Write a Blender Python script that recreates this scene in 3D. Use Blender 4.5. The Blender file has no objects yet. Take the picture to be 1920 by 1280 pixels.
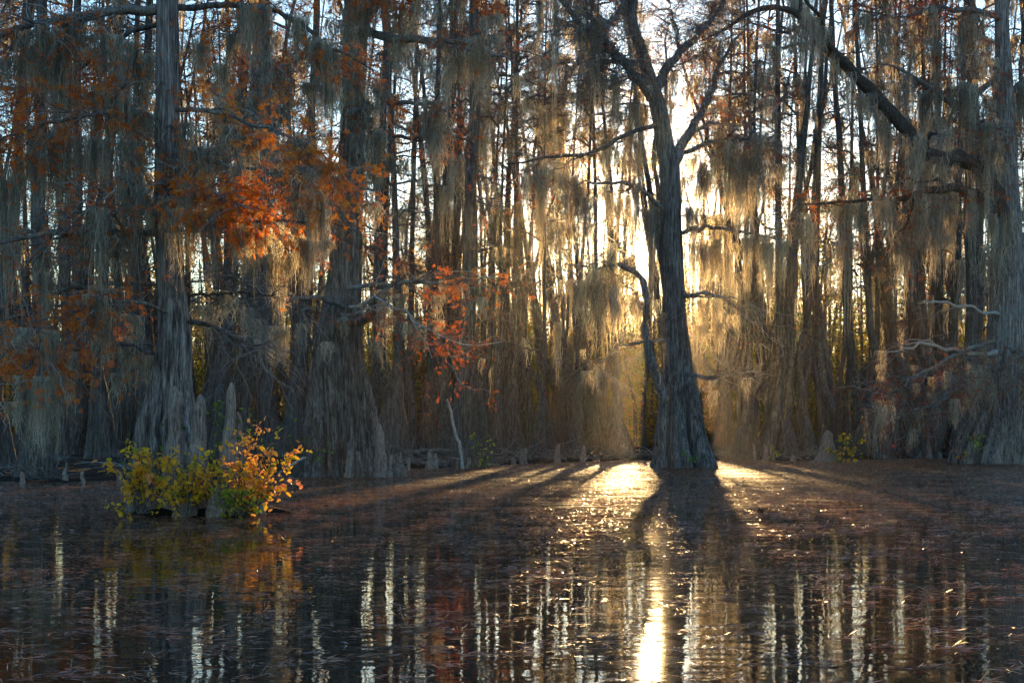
import bpy, math
import numpy as np

R = np.random.default_rng(11)
C = bpy.context.scene.collection
F = 2637.0          # focal length in photo pixels (1920 wide)
HZ = 815.0          # horizon row
CAMZ = 1.0
SUN_AZ = math.atan2(262, F)
SUN_EL = math.radians(9.0)
SUNH = np.array([math.sin(SUN_AZ), math.cos(SUN_AZ)])


def P(px, py, d):
    return np.array([(px - 960) / F * d, d, CAMZ + (HZ - py) / F * d])


# ------------------------------------------------------------------ materials
def mat(name):
    m = bpy.data.materials.new(name)
    m.use_nodes = True
    nt = m.node_tree
    nt.nodes.clear()
    out = nt.nodes.new('ShaderNodeOutputMaterial')

    def N(t, **kw):
        n = nt.nodes.new(t)
        for k, v in kw.items():
            if k.startswith('i_'):
                n.inputs[k[2:].replace('_', ' ')].default_value = v
            else:
                setattr(n, k, v)
        return n
    L = nt.links.new
    return m, N, L, out


def ramp(N, stops):
    r = N('ShaderNodeValToRGB')
    e = r.color_ramp.elements
    while len(e) < len(stops):
        e.new(0.5)
    for i, (p, c) in enumerate(stops):
        e[i].position = p
        e[i].color = (*c, 1)
    return r


def leaf_material(name, stops, trans=0.5, rough=0.5, spec=0.25, tscale=(1.0, 1.0, 1.0)):
    m, N, L, out = mat(name)
    a = N('ShaderNodeAttribute', attribute_name='tint')
    r = ramp(N, stops)
    L(a.outputs['Fac'], r.inputs['Fac'])
    p = N('ShaderNodeBsdfPrincipled')
    p.inputs['Roughness'].default_value = rough
    p.inputs['Specular IOR Level'].default_value = spec
    L(r.outputs['Color'], p.inputs['Base Color'])
    t = N('ShaderNodeBsdfTranslucent')
    mx = N('ShaderNodeMix', data_type='RGBA', blend_type='MULTIPLY')
    mx.inputs[0].default_value = 1.0
    L(r.outputs['Color'], mx.inputs[6])
    mx.inputs[7].default_value = (*tscale, 1)
    L(mx.outputs[2], t.inputs['Color'])
    s = N('ShaderNodeMixShader')
    s.inputs[0].default_value = trans
    L(p.outputs[0], s.inputs[1])
    L(t.outputs[0], s.inputs[2])
    L(s.outputs[0], out.inputs['Surface'])
    return m


def bark_material(name, dark, mid, light, lichen, scale=1.0, lich=0.55, bump=0.6):
    m, N, L, out = mat(name)
    tc = N('ShaderNodeTexCoord')
    mp = N('ShaderNodeMapping')
    mp.inputs['Scale'].default_value = (7 * scale, 7 * scale, 0.55 * scale)
    L(tc.outputs['Object'], mp.inputs['Vector'])
    n1 = N('ShaderNodeTexNoise', i_Scale=2.2, i_Detail=8.0, i_Roughness=0.65)
    L(mp.outputs[0], n1.inputs['Vector'])
    n4 = N('ShaderNodeTexNoise', i_Scale=7.0, i_Detail=5.0, i_Roughness=0.6)
    L(mp.outputs[0], n4.inputs['Vector'])
    av = N('ShaderNodeMath', operation='MULTIPLY_ADD')
    L(n4.outputs['Fac'], av.inputs[0])
    av.inputs[1].default_value = 0.45
    hl = N('ShaderNodeMath', operation='MULTIPLY')
    L(n1.outputs['Fac'], hl.inputs[0])
    hl.inputs[1].default_value = 0.55
    L(hl.outputs[0], av.inputs[2])
    r1 = ramp(N, [(0.39, dark), (0.5, mid), (0.62, light)])
    L(av.outputs[0], r1.inputs['Fac'])
    n2 = N('ShaderNodeTexNoise', i_Scale=1.1 * scale, i_Detail=6.0, i_Roughness=0.7)
    L(tc.outputs['Object'], n2.inputs['Vector'])
    r2 = ramp(N, [(lich, (0, 0, 0)), (lich + 0.13, (1, 1, 1))])
    L(n2.outputs['Fac'], r2.inputs['Fac'])
    n3 = N('ShaderNodeTexNoise', i_Scale=9.0 * scale, i_Detail=4.0)
    L(tc.outputs['Object'], n3.inputs['Vector'])
    r3 = ramp(N, [(0.42, tuple(0.55 * c for c in lichen)), (0.62, lichen)])
    L(n3.outputs['Fac'], r3.inputs['Fac'])
    mx = N('ShaderNodeMix', data_type='RGBA')
    L(r2.outputs['Color'], mx.inputs[0])
    L(r1.outputs['Color'], mx.inputs[6])
    L(r3.outputs['Color'], mx.inputs[7])
    p = N('ShaderNodeBsdfPrincipled')
    p.inputs['Roughness'].default_value = 0.91
    p.inputs['Specular IOR Level'].default_value = 0.15
    L(mx.outputs[2], p.inputs['Base Color'])
    b = N('ShaderNodeBump')
    b.inputs['Strength'].default_value = bump
    b.inputs['Distance'].default_value = 0.06
    L(av.outputs[0], b.inputs['Height'])
    L(b.outputs[0], p.inputs['Normal'])
    L(p.outputs[0], out.inputs['Surface'])
    return m


M = {}
M['bark'] = bark_material('cypress_bark', (0.025, 0.021, 0.019), (0.14, 0.122, 0.112), (0.34, 0.31, 0.295), (0.22, 0.235, 0.225))
M['bark_brown'] = bark_material('brown_cypress_bark', (0.022, 0.016, 0.012), (0.10, 0.078, 0.064), (0.25, 0.205, 0.178), (0.18, 0.17, 0.15))
M['bark_dark'] = bark_material('dark_cypress_bark', (0.02, 0.017, 0.015), (0.105, 0.09, 0.082), (0.26, 0.23, 0.215), (0.17, 0.175, 0.165))
M['bark_far'] = bark_material('slim_trunk_bark', (0.018, 0.016, 0.015), (0.062, 0.055, 0.051), (0.15, 0.138, 0.130), (0.18, 0.20, 0.19), lich=0.57)
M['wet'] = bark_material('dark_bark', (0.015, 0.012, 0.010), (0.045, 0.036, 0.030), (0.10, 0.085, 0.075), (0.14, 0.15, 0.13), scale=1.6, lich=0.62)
M['knee'] = bark_material('knee_bark', (0.05, 0.04, 0.035), (0.20, 0.155, 0.13), (0.36, 0.29, 0.245), (0.18, 0.19, 0.15), scale=2.5)
M['limb'] = bark_material('limb_bark', (0.04, 0.036, 0.033), (0.12, 0.11, 0.10), (0.25, 0.24, 0.225), (0.27, 0.30, 0.28), scale=2.0, lich=0.52)
M['pale'] = bark_material('dead_wood', (0.14, 0.13, 0.12), (0.30, 0.29, 0.27), (0.42, 0.41, 0.39), (0.36, 0.40, 0.37), scale=3.0)
M['twig'] = leaf_material('twig_bark', [(0.0, (0.05, 0.04, 0.035)), (0.6, (0.12, 0.10, 0.09)), (1.0, (0.26, 0.24, 0.225))], trans=0.0, rough=0.85)
M['moss'] = leaf_material('spanish_moss', [(0.0, (0.13, 0.135, 0.133)), (0.5, (0.30, 0.298, 0.288)), (1.0, (0.54, 0.525, 0.48))], trans=0.6, rough=0.9, spec=0.1, tscale=(1.6, 1.36, 0.92))
M['needles'] = leaf_material('rust_needles', [(0.0, (0.10, 0.035, 0.012)), (0.35, (0.30, 0.062, 0.010)), (0.7, (0.62, 0.155, 0.012)), (1.0, (0.56, 0.28, 0.04))], trans=0.55, rough=0.7, tscale=(1.5, 1.4, 1.0))
M['needles_far'] = leaf_material('brown_needles', [(0.0, (0.06, 0.035, 0.018)), (0.6, (0.24, 0.085, 0.02)), (1.0, (0.40, 0.15, 0.02))], trans=0.5, rough=0.7)
M['yellow'] = leaf_material('yellow_leaves', [(0.0, (0.06, 0.14, 0.012)), (0.3, (0.22, 0.28, 0.02)), (0.5, (0.60, 0.42, 0.03)), (0.8, (0.68, 0.36, 0.03)), (1.0, (0.66, 0.27, 0.12))], trans=0.6, rough=0.45, spec=0.3, tscale=(1.4, 1.35, 1.1))
M['green'] = leaf_material('green_leaves', [(0.0, (0.03, 0.09, 0.012)), (0.6, (0.10, 0.21, 0.02)), (1.0, (0.30, 0.33, 0.03))], trans=0.5, rough=0.4, spec=0.4)
M['wood_leaves'] = leaf_material('far_leaves', [(0.0, (0.04, 0.06, 0.012)), (0.5, (0.12, 0.14, 0.02)), (0.8, (0.24, 0.18, 0.02)), (1.0, (0.28, 0.11, 0.015))], trans=0.55, rough=0.6)
M['litter'] = leaf_material('floating_litter', [(0.0, (0.035, 0.02, 0.012)), (0.45, (0.22, 0.092, 0.045)), (0.8, (0.42, 0.17, 0.075)), (0.93, (0.55, 0.17, 0.02)), (0.96, (0.50, 0.50, 0.54)), (1.0, (0.5, 0.5, 0.55))], trans=0.3, rough=0.34, spec=0.6)


def mud_material():
    m, N, L, out = mat('mud')
    tc = N('ShaderNodeTexCoord')
    n = N('ShaderNodeTexNoise', i_Scale=3.0, i_Detail=8.0, i_Roughness=0.7)
    L(tc.outputs['Object'], n.inputs['Vector'])
    r = ramp(N, [(0.3, (0.006, 0.005, 0.004)), (0.55, (0.018, 0.013, 0.009)), (0.75, (0.05, 0.03, 0.016))])
    L(n.outputs['Fac'], r.inputs['Fac'])
    p = N('ShaderNodeBsdfPrincipled')
    p.inputs['Roughness'].default_value = 0.95
    p.inputs['Specular IOR Level'].default_value = 0.05
    L(r.outputs['Color'], p.inputs['Base Color'])
    b = N('ShaderNodeBump')
    b.inputs['Strength'].default_value = 0.8
    b.inputs['Distance'].default_value = 0.1
    L(n.outputs['Fac'], b.inputs['Height'])
    L(b.outputs[0], p.inputs['Normal'])
    L(p.outputs[0], out.inputs['Surface'])
    return m


def water_material():
    m, N, L, out = mat('swamp_water')
    tc = N('ShaderNodeTexCoord')
    mp = N('ShaderNodeMapping')
    mp.inputs['Scale'].default_value = (0.9, 2.6, 1)
    L(tc.outputs['Object'], mp.inputs['Vector'])
    n = N('ShaderNodeTexNoise', i_Scale=1.3, i_Detail=2.0, i_Roughness=0.5)
    L(mp.outputs[0], n.inputs['Vector'])
    p = N('ShaderNodeBsdfPrincipled')
    p.inputs['Base Color'].default_value = (0.010, 0.008, 0.005, 1)
    p.inputs['Roughness'].default_value = 0.03
    p.inputs['IOR'].default_value = 1.33
    p.inputs['Specular IOR Level'].default_value = 0.5
    b = N('ShaderNodeBump')
    b.inputs['Strength'].default_value = 0.15
    b.inputs['Distance'].default_value = 0.025
    L(n.outputs['Fac'], b.inputs['Height'])
    L(b.outputs[0], p.inputs['Normal'])
    # thin film of dust and leaf crumbs that drifts in streaks and gathers towards the bank
    sp = N('ShaderNodeSeparateXYZ')
    L(tc.outputs['Object'], sp.inputs[0])
    mr = N('ShaderNodeMapRange')
    mr.inputs['From Min'].default_value = 13.0
    mr.inputs['From Max'].default_value = 38.0
    mr.inputs['To Min'].default_value = -0.20
    mr.inputs['To Max'].default_value = 0.06
    L(sp.outputs['Y'], mr.inputs['Value'])
    mp2 = N('ShaderNodeMapping')
    mp2.inputs['Scale'].default_value = (0.8, 2.2, 1)
    L(tc.outputs['Object'], mp2.inputs['Vector'])
    fn = N('ShaderNodeTexNoise', i_Scale=1.0, i_Detail=7.0, i_Roughness=0.72)
    L(mp2.outputs[0], fn.inputs['Vector'])
    ad = N('ShaderNodeMath', operation='ADD')
    L(fn.outputs['Fac'], ad.inputs[0])
    L(mr.outputs[0], ad.inputs[1])
    fr_ = ramp(N, [(0.40, (0, 0, 0)), (0.62, (0.75, 0.75, 0.75))])
    L(ad.outputs[0], fr_.inputs['Fac'])
    f2 = N('ShaderNodeBsdfPrincipled')
    f2.inputs['Base Color'].default_value = (0.05, 0.031, 0.019, 1)
    f2.inputs['Roughness'].default_value = 0.58
    f2.inputs['Specular IOR Level'].default_value = 0.3
    f2.inputs['IOR'].default_value = 1.4
    fine = N('ShaderNodeTexNoise', i_Scale=24.0, i_Detail=3.0)
    L(mp.outputs[0], fine.inputs['Vector'])
    fb = N('ShaderNodeBump')
    fb.inputs['Strength'].default_value = 0.35
    fb.inputs['Distance'].default_value = 0.02
    L(fine.outputs['Fac'], fb.inputs['Height'])
    L(fb.outputs[0], f2.inputs['Normal'])
    ms = N('ShaderNodeMixShader')
    L(fr_.outputs['Color'], ms.inputs[0])
    L(p.outputs[0], ms.inputs[1])
    L(f2.outputs[0], ms.inputs[2])
    L(ms.outputs[0], out.inputs['Surface'])
    return m


M['mud'] = mud_material()
M['water'] = water_material()


# ------------------------------------------------------------------ mesh builder
class MB:
    def __init__(s):
        s.V, s.Q, s.T, s.C, s.n = [], [], [], [], 0

    def add(s, v, quads=None, tris=None, tint=0.5):
        v = np.asarray(v, float).reshape(-1, 3)
        s.V.append(v)
        s.C.append(np.broadcast_to(np.asarray(tint, float), (len(v),)).copy())
        if quads is not None and len(quads):
            s.Q.append(np.asarray(quads).reshape(-1, 4) + s.n)
        if tris is not None and len(tris):
            s.T.append(np.asarray(tris).reshape(-1, 3) + s.n)
        s.n += len(v)

    def add_mb(s, o, xf=lambda v: v):
        if o.n == 0:
            return
        v, q, t, c = o.arrays()
        s.add(xf(v), q, t, c)

    def arrays(s):
        v = np.concatenate(s.V)
        q = np.concatenate(s.Q) if s.Q else np.zeros((0, 4), int)
        t = np.concatenate(s.T) if s.T else np.zeros((0, 3), int)
        return v, q, t, np.concatenate(s.C)

    def mesh(s, name, m, smooth=True):
        v, q, t, c = s.arrays()
        me = bpy.data.meshes.new(name)
        me.vertices.add(len(v))
        me.vertices.foreach_set('co', v.astype(np.float32).ravel())
        nl = q.size + t.size
        me.loops.add(nl)
        me.loops.foreach_set('vertex_index', np.concatenate([q.ravel(), t.ravel()]).astype(np.int32))
        me.polygons.add(len(q) + len(t))
        st = np.concatenate([np.arange(len(q)) * 4, q.size + np.arange(len(t)) * 3])
        me.polygons.foreach_set('loop_start', st.astype(np.int32))
        me.polygons.foreach_set('use_smooth', np.full(len(st), smooth, dtype=bool))
        a = me.attributes.new('tint', 'FLOAT', 'POINT')
        a.data.foreach_set('value', c.astype(np.float32))
        me.materials.append(m)
        me.update(calc_edges=True)
        return me


def link(name, data, parent=None, loc=None, rot=None, scale=None):
    o = bpy.data.objects.new(name, data)
    C.objects.link(o)
    if parent is not None:
        o.parent = parent
    if loc is not None:
        o.location = [float(x) for x in loc]
    if rot is not None:
        o.rotation_euler = rot
    if scale is not None:
        o.scale = scale
    return o


def tag(o, label=None, cat=None, group=None, kind=None):
    for k, v in (('label', label), ('category', cat), ('group', group), ('kind', kind)):
        if v:
            o[k] = v
    return o


def nrm(v):
    return v / np.maximum(np.linalg.norm(v, axis=-1, keepdims=True), 1e-9)


def smooth_path(pts, n):
    """Catmull-Rom through rows of any width"""
    p = np.asarray(pts, float)
    p = np.vstack([2 * p[0] - p[1], p, 2 * p[-1] - p[-2]])
    k = len(p) - 3
    out = []
    for u in np.linspace(0, k - 1e-6, n):
        i = int(u)
        t = u - i
        a, b, c, d = p[i], p[i + 1], p[i + 2], p[i + 3]
        out.append(0.5 * ((2 * b) + (c - a) * t + (2 * a - 5 * b + 4 * c - d) * t * t + (3 * b - a - 3 * c + d) * t ** 3))
    return np.array(out)


def tube(mb, path, rad, n=8, mod=None, tint=0.5, cap=True):
    path = np.asarray(path, float)
    S = len(path)
    rad = np.broadcast_to(np.asarray(rad, float), (S,))
    t = nrm(np.gradient(path, axis=0))
    ref = np.array([1.0, 0, 0]) if abs(t[:, 2].mean()) > 0.6 else np.array([0, 0, 1.0])
    b = nrm(np.cross(t, ref))
    a = np.cross(b, t)
    th = np.arange(n) / n * 2 * np.pi
    ring = a[:, None, :] * np.cos(th)[None, :, None] + b[:, None, :] * np.sin(th)[None, :, None]
    r = rad[:, None] * (mod if mod is not None else 1.0)
    r = np.broadcast_to(r, (S, n))
    v = path[:, None, :] + ring * r[..., None]
    i = np.arange(S - 1)[:, None] * n
    j = np.arange(n)[None, :]
    q = np.stack([i + j, i + (j + 1) % n, i + n + (j + 1) % n, i + n + j], -1).reshape(-1, 4)
    vv = v.reshape(-1, 3)
    tr = None
    if cap:
        vv = np.vstack([vv, path[-1] + t[-1] * rad[-1] * 0.4])
        k = (S - 1) * n
        tr = np.array([[k + x, k + (x + 1) % n, S * n] for x in range(n)])
    mb.add(vv, q, tr, tint)


def tubes3(mb, paths, rad, tint):
    """many thin three-sided tubes: paths (N,S,3), rad (N,S), tint (N,)"""
    N_, S, _ = paths.shape
    t = nrm(np.gradient(paths, axis=1))
    ref = np.where(np.abs(t[..., 2:3]) > 0.8, np.array([1.0, 0, 0]), np.array([0, 0, 1.0]))
    b = nrm(np.cross(t, ref))
    a = np.cross(b, t)
    th = np.arange(3) / 3 * 2 * np.pi
    v = paths[:, :, None, :] + (a[:, :, None, :] * np.cos(th)[:, None] + b[:, :, None, :] * np.sin(th)[:, None]) * rad[:, :, None, None]
    base = (np.arange(N_)[:, None, None] * S + np.arange(S - 1)[None, :, None]) * 3
    j = np.arange(3)[None, None, :]
    q = np.stack([base + j, base + (j + 1) % 3, base + 3 + (j + 1) % 3, base + 3 + j], -1).reshape(-1, 4)
    mb.add(v.reshape(-1, 3), q, None, np.repeat(np.broadcast_to(tint, (N_,)), S * 3))


def ribbons(mb, paths, half, side, tint):
    """paths (N,S,3), half (N,S), side (N,3), tint (N,)"""
    N_, S, _ = paths.shape
    o = side[:, None, :] * half[..., None]
    v = np.stack([paths - o, paths + o], 2)
    base = (np.arange(N_)[:, None] * S + np.arange(S - 1)[None, :]) * 2
    q = np.stack([base, base + 1, base + 3, base + 2], -1).reshape(-1, 4)
    mb.add(v.reshape(-1, 3), q, None, np.repeat(np.broadcast_to(tint, (N_,)), S * 2))


def leaflets(mb, cen, d, nor, length, width, tint):
    """rhombic leaflets, one quad each, slightly folded"""
    d = nrm(d)
    s = nrm(np.cross(d, nor))
    n = np.cross(s, d)
    L_ = np.broadcast_to(length, (len(cen),))[:, None]
    W = np.broadcast_to(width, (len(cen),))[:, None]
    v = np.stack([cen, cen + d * L_ * 0.5 + s * W * 0.5 + n * W * 0.15, cen + d * L_, cen + d * L_ * 0.5 - s * W * 0.5 + n * W * 0.15], 1)
    q = np.arange(len(cen) * 4).reshape(-1, 4)
    mb.add(v.reshape(-1, 3), q, None, np.repeat(np.broadcast_to(tint, (len(cen),)), 4))


def broad_leaves(mb, cen, d, nor, length, width, tint):
    """oval folded leaves, two quads and two triangles a side"""
    d = nrm(d)
    s = nrm(np.cross(d, nor))
    n = np.cross(s, d)
    k = len(cen)
    L_ = np.broadcast_to(length, (k,))[:, None]
    W = np.broadcast_to(width, (k,))[:, None]
    pts = [(0, 0, 0), (0.33, 0.5, 0.12), (0.72, 0.40, 0.10), (1.0, 0, -0.1), (0.72, -0.40, 0.10), (0.33, -0.5, 0.12), (0.33, 0, 0), (0.72, 0, -0.03)]
    v = np.stack([cen + d * L_ * a + s * W * b + n * W * c for a, b, c in pts], 1)
    base = np.arange(k)[:, None] * 8
    q = np.concatenate([base + np.array([6, 1, 2, 7]), base + np.array([5, 6, 7, 4])])
    t = np.concatenate([base + np.array([0, 1, 6]), base + np.array([0, 6, 5]), base + np.array([7, 2, 3]), base + np.array([4, 7, 3])])
    mb.add(v.reshape(-1, 3), q, t, np.repeat(np.broadcast_to(tint, (k,)), 8))


def rdir(n, up=0.0, flat=1.0):
    v = R.normal(size=(n, 3))
    v[:, 2] = v[:, 2] * flat + up
    return nrm(v)


def grow(starts, dirs, lens, S=5, droop=0.2, wob=0.08):
    n = len(starts)
    s = np.linspace(0, 1, S)
    L_ = np.asarray(lens)[:, None, None]
    p = starts[:, None, :] + dirs[:, None, :] * L_ * s[None, :, None]
    p[:, :, 2] -= (np.asarray(lens)[:, None] * droop) * s[None, :] ** 2
    w = np.cumsum(R.normal(size=(n, S, 3)), axis=1) * wob * L_ / S
    w[:, 0] = 0
    return p + w


def sample_paths(paths, n, lo=0.0, hi=1.0):
    """n random points along given paths (N,S,3) -> pos, tangent, idx"""
    N_, S, _ = paths.shape
    i = R.integers(0, N_, n)
    u = R.uniform(lo, hi, n) * (S - 1)
    k = np.minimum(u.astype(int), S - 2)
    f = (u - k)[:, None]
    a, b = paths[i, k], paths[i, k + 1]
    return a + (b - a) * f, nrm(b - a), i


# ------------------------------------------------------------------ trunks
def ridge_mod(S, n, amp, k, drift=0.5, fine=0.02):
    th = np.arange(n) / n * 2 * np.pi
    h = np.linspace(0, 1, S)
    ph0 = R.uniform(0, 6.28, 4)
    warp = 0.30 * np.sin(th + ph0[0]) + 0.20 * np.sin(2 * th + ph0[1]) + 0.12 * np.sin(3 * th + ph0[2])
    tw = th[None, :] + warp[None, :] * (1 - 0.3 * h[:, None]) + drift * 0.25 * np.sin(2.5 * h[:, None] + ph0[3])
    lobe = np.abs(np.sin(k / 2 * tw)) ** 0.6
    size = 0.75 + 0.25 * np.sin(2 * th + ph0[1])[None, :] + 0.15 * np.sin(5 * th + ph0[2])[None, :]
    f = lobe * size + 0.35 * np.abs(np.sin(k * 1.35 * tw + 1.0)) ** 0.7
    f -= f.mean(axis=1, keepdims=True)
    m = 1 + amp[:, None] * f
    ph = R.uniform(0, 6.28, 3)
    for kk, p_ in zip((13, 21, 34) if n < 100 else (19, 37, 58), ph):
        m += fine * np.cos(kk * th[None, :] + p_ + 3 * np.sin(h[:, None] * 9 + p_)) * R.uniform(0.4, 1)
    return m


def hero_trunk(mb, rows, d, k=9, n=180, S=110, ampk=0.75):
    """rows: (py, cx, width px) bottom to top"""
    pts = [np.append(P(cx, py, d), w / 2 / F * d) for py, cx, w in rows]
    p = smooth_path(pts, S)
    r = p[:, 3]
    top = np.interp(P(0, 450, d)[2], p[:, 2], r)
    amp = np.clip((r / top - 1.05) * ampk * 0.5, 0.03, ampk)
    mod = ridge_mod(S, n, amp, k) / (1 + 0.14 * amp[:, None])
    j = np.cumsum(R.normal(size=(S, 2)), axis=0) * 0.004
    p[:, :2] += j
    tube(mb, p[:, :3], r, n, mod)
    return p


def px_path(pts, d, n=14, jit=0.012):
    """pts: (px, py, depth offset, width px) -> path, radii"""
    q = [np.append(P(a, b, d + c), w / 2 / F * (d + c)) for a, b, c, w in pts]
    s = smooth_path(q, n)
    w = R.normal(size=(n, 3)) * jit * (d / 20)
    w[0] = 0
    return s[:, :3] + w, np.maximum(s[:, 3], 0.004)


# hang points collected for moss: (pos, tangent, host key, weight)
def twig_set(path, rad, n1, len1, n2=3, droop=0.25, scale=1.0, spread=1.0, upb=0.0, lo=0.15):
    """twigs off one limb. returns (mb, all twig paths level 1, level 2)"""
    mb = MB()
    pos, tan, _ = sample_paths(path[None], n1, lo, 1.0)
    dirs = nrm(tan * 0.6 + rdir(n1, upb, 0.7) * spread)
    ln = len1 * R.uniform(0.4, 1.2, n1)
    p1 = grow(pos, dirs, ln, 6, droop, 0.25)
    r0 = 0.006 * scale * R.uniform(0.7, 1.6, n1)
    tubes3(mb, p1, r0[:, None] * np.linspace(1, 0.35, 6)[None], R.uniform(0.2, 1.0, n1))
    p2 = None
    if n2:
        m = n1 * n2
        pos, tan, idx = sample_paths(p1, m, 0.2, 1.0)
        dirs = nrm(tan * 0.8 + rdir(m, -0.05, 0.6) * 0.9)
        p2 = grow(pos, dirs, len1 * 0.45 * R.uniform(0.4, 1.2, m), 4, droop, 0.25)
        tubes3(mb, p2, (0.0026 * scale) * R.uniform(0.7, 1.4, m)[:, None] * np.linspace(1, 0.4, 4)[None], R.uniform(0.1, 1.0, m))
    return mb, p1, p2


def feather(mb, paths, n, size, tint, hang=0.5, width=0.15):
    """cypress sprays: little feather shaped leaflets along twigs"""
    pos, tan, _ = sample_paths(paths, n, 0.25, 1.0)
    m = 7
    axis = nrm(tan * 0.5 + rdir(n, -hang, 0.6))
    nor = rdir(n, 0.6)
    side = nrm(np.cross(axis, nor))
    L_ = size * R.uniform(0.6, 1.3, n)
    tn = np.clip(np.asarray(tint) + R.normal(size=n) * 0.16, 0, 1)
    for k in range(m):
        f = k / (m - 1)
        sg = 1 if k % 2 else -1
        c = pos + axis * (L_ * f * 0.8)[:, None]
        d = nrm(axis * 0.75 + side * sg * 0.75 * (1 if k < m - 1 else 0.1))
        leaflets(mb, c, d, nor, L_ * (0.55 - 0.22 * f), L_ * width, tn)


# ------------------------------------------------------------------ moss festoons
def festoon(width, length, n, S, half, curls, lobes):
    mb = MB()
    lc = np.sort(R.uniform(-0.42, 0.42, lobes)) * width
    ll = R.uniform(0.45, 1.0, lobes)
    ll[R.integers(0, lobes)] = 1.0
    x0 = R.uniform(-0.5, 0.5, n) * width
    w = np.exp(-((x0[:, None] - lc[None]) / (0.22 * width)) ** 2) + 1e-3
    k = np.array([R.choice(lobes, p=a / a.sum()) for a in w])
    env = ll[k] * np.exp(-((x0 - lc[k]) / (0.36 * width)) ** 2)
    L_ = length * (0.12 + 0.88 * env * R.uniform(0.12, 1.0, n) ** 0.6)
    s = np.linspace(0, 1, S)
    sag = 0.10 * width * np.cos(x0 / width * 3)
    p = np.zeros((n, S, 3))
    conv = np.clip(L_ / length * 1.1, 0, 1)[:, None] * s[None] ** 0.8
    p[:, :, 0] = x0[:, None] * (1 - 0.75 * conv) + lc[k][:, None] * 0.75 * conv
    y0 = R.normal(size=n) * 0.055
    p[:, :, 1] = y0[:, None] * (1 - 0.4 * s[None])
    p[:, :, 2] = 0.06 - sag[:, None] * 0.3 - L_[:, None] * s[None] ** 1.15
    wob = np.cumsum(R.normal(size=(n, S, 2)), axis=1) * half * 2.6 + R.normal(size=(n, S, 2)) * half * 1.6
    wob[:, 0] = 0
    p[:, :, :2] += wob
    p[:, 1:, 2] += R.normal(size=(n, S - 1)) * half * 2.0
    az = R.uniform(0, np.pi, n)
    side = np.stack([np.cos(az), np.sin(az), np.zeros(n)], 1)
    prof = np.clip(np.minimum(s * 5 + 0.5, 1) * (1.05 - s ** 3), 0.12, 1)
    hw = half * R.uniform(0.5, 1.4, n)[:, None] * prof[None] * R.uniform(0.55, 1.35, (n, S))
    tn = np.clip(R.normal(0.5, 0.22, n) + 0.25 * np.sin(x0 / width * 9 + lobes), 0, 1)
    ribbons(mb, p, hw, side, tn)
    if curls:
        pos, tan, idx = sample_paths(p, curls, 0.1, 1.0)
        d = nrm(rdir(curls, -0.35) + tan * 0.3)
        ln = R.uniform(0.03, 0.14, curls) * (half / 0.008) ** 0.5
        c = grow(pos, d, ln, 3, 0.5, 0.5)
        az = R.uniform(0, np.pi, curls)
        side = np.stack([np.cos(az), np.sin(az), np.zeros(curls)], 1)
        ribbons(mb, c, half * 0.55 * np.array([1, 0.8, 0.3])[None] * np.ones((curls, 1)), side, np.clip(tn[idx] + R.normal(size=curls) * 0.15, 0, 1))
    return mb


R = np.random.default_rng(100)
NEAR = [festoon(0.50, 1.5, 135, 14, 0.0050, 1300, R.integers(1, 4)) for _ in range(9)]
FAR = [festoon(0.55, 1.6, 78, 10, 0.0095, 480, R.integers(1, 5)) for _ in range(10)]
MID = [festoon(0.55, 1.6, 48, 8, 0.0115, 180, R.integers(1, 5)) for _ in range(8)]
TINY = [festoon(0.55, 1.6, 40, 6, 0.022, 60, R.integers(1, 5)) for _ in range(6)]
NEAR_ME = [m.mesh('spanish_moss', M['moss']) for m in NEAR]
FAR_ME = [m.mesh('spanish_moss', M['moss']) for m in FAR]

MOSS = []   # dict(pos, rz, sx, sz, host, lit)


def hang(pos, tan, w, l, host, rzj=0.3):
    rz = math.atan2(tan[1], tan[0]) + R.normal() * rzj
    l = l * {'l': 0.72, 's': 0.72}.get(host[0], 1.0)
    if l < 0.5:
        return
    w = min(w, 0.42 * l)
    k = 0.6 * math.sqrt(pos[1] / 18) if not host.startswith('f') else 0.25
    pos = np.array(pos) + np.array([R.normal() * 0.25, R.normal() * 0.35, R.uniform(-0.75, 0.1)]) * k
    MOSS.append(dict(pos=pos, rz=rz, w=w, l=l, host=host))


def hang_along(path, n, wr, lr, host, lo=0.1, hi=1.0):
    for u in np.sort(R.uniform(lo, hi, n)):
        t = u * (len(path) - 1)
        k = min(int(t), len(path) - 2)
        p = path[k] + (path[k + 1] - path[k]) * (t - k)
        hang(p, path[k + 1] - path[k], R.uniform(*wr), R.uniform(*lr) * (0.55 + R.random() ** 2), host)


# ------------------------------------------------------------------ shoreline and ground
SH_PX = np.array([-1200, 0, 240, 560, 740, 860, 1000, 1200, 1400, 1560, 1700, 1900, 3200])
SH_D = np.array([27, 29.5, 31, 36, 40.5, 43, 49, 55, 55, 54.5, 60, 58, 56.0])


def shore(x, y):
    px = 960 + F * x / np.maximum(y, 1)
    return np.interp(px, SH_PX, SH_D)


def ground_z(x, y):
    s = (y - shore(x, y))
    n = 0.10 * np.sin(x * 1.3 + 0.7 * np.sin(y * 0.9)) + 0.07 * np.sin(x * 0.45 + y * 1.7) + 0.05 * np.sin(x * 3.1 - y * 2.3)
    return np.clip(s * 0.09 + n * 0.5, -1.2, 0.13 + 0.5 * n)


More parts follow.
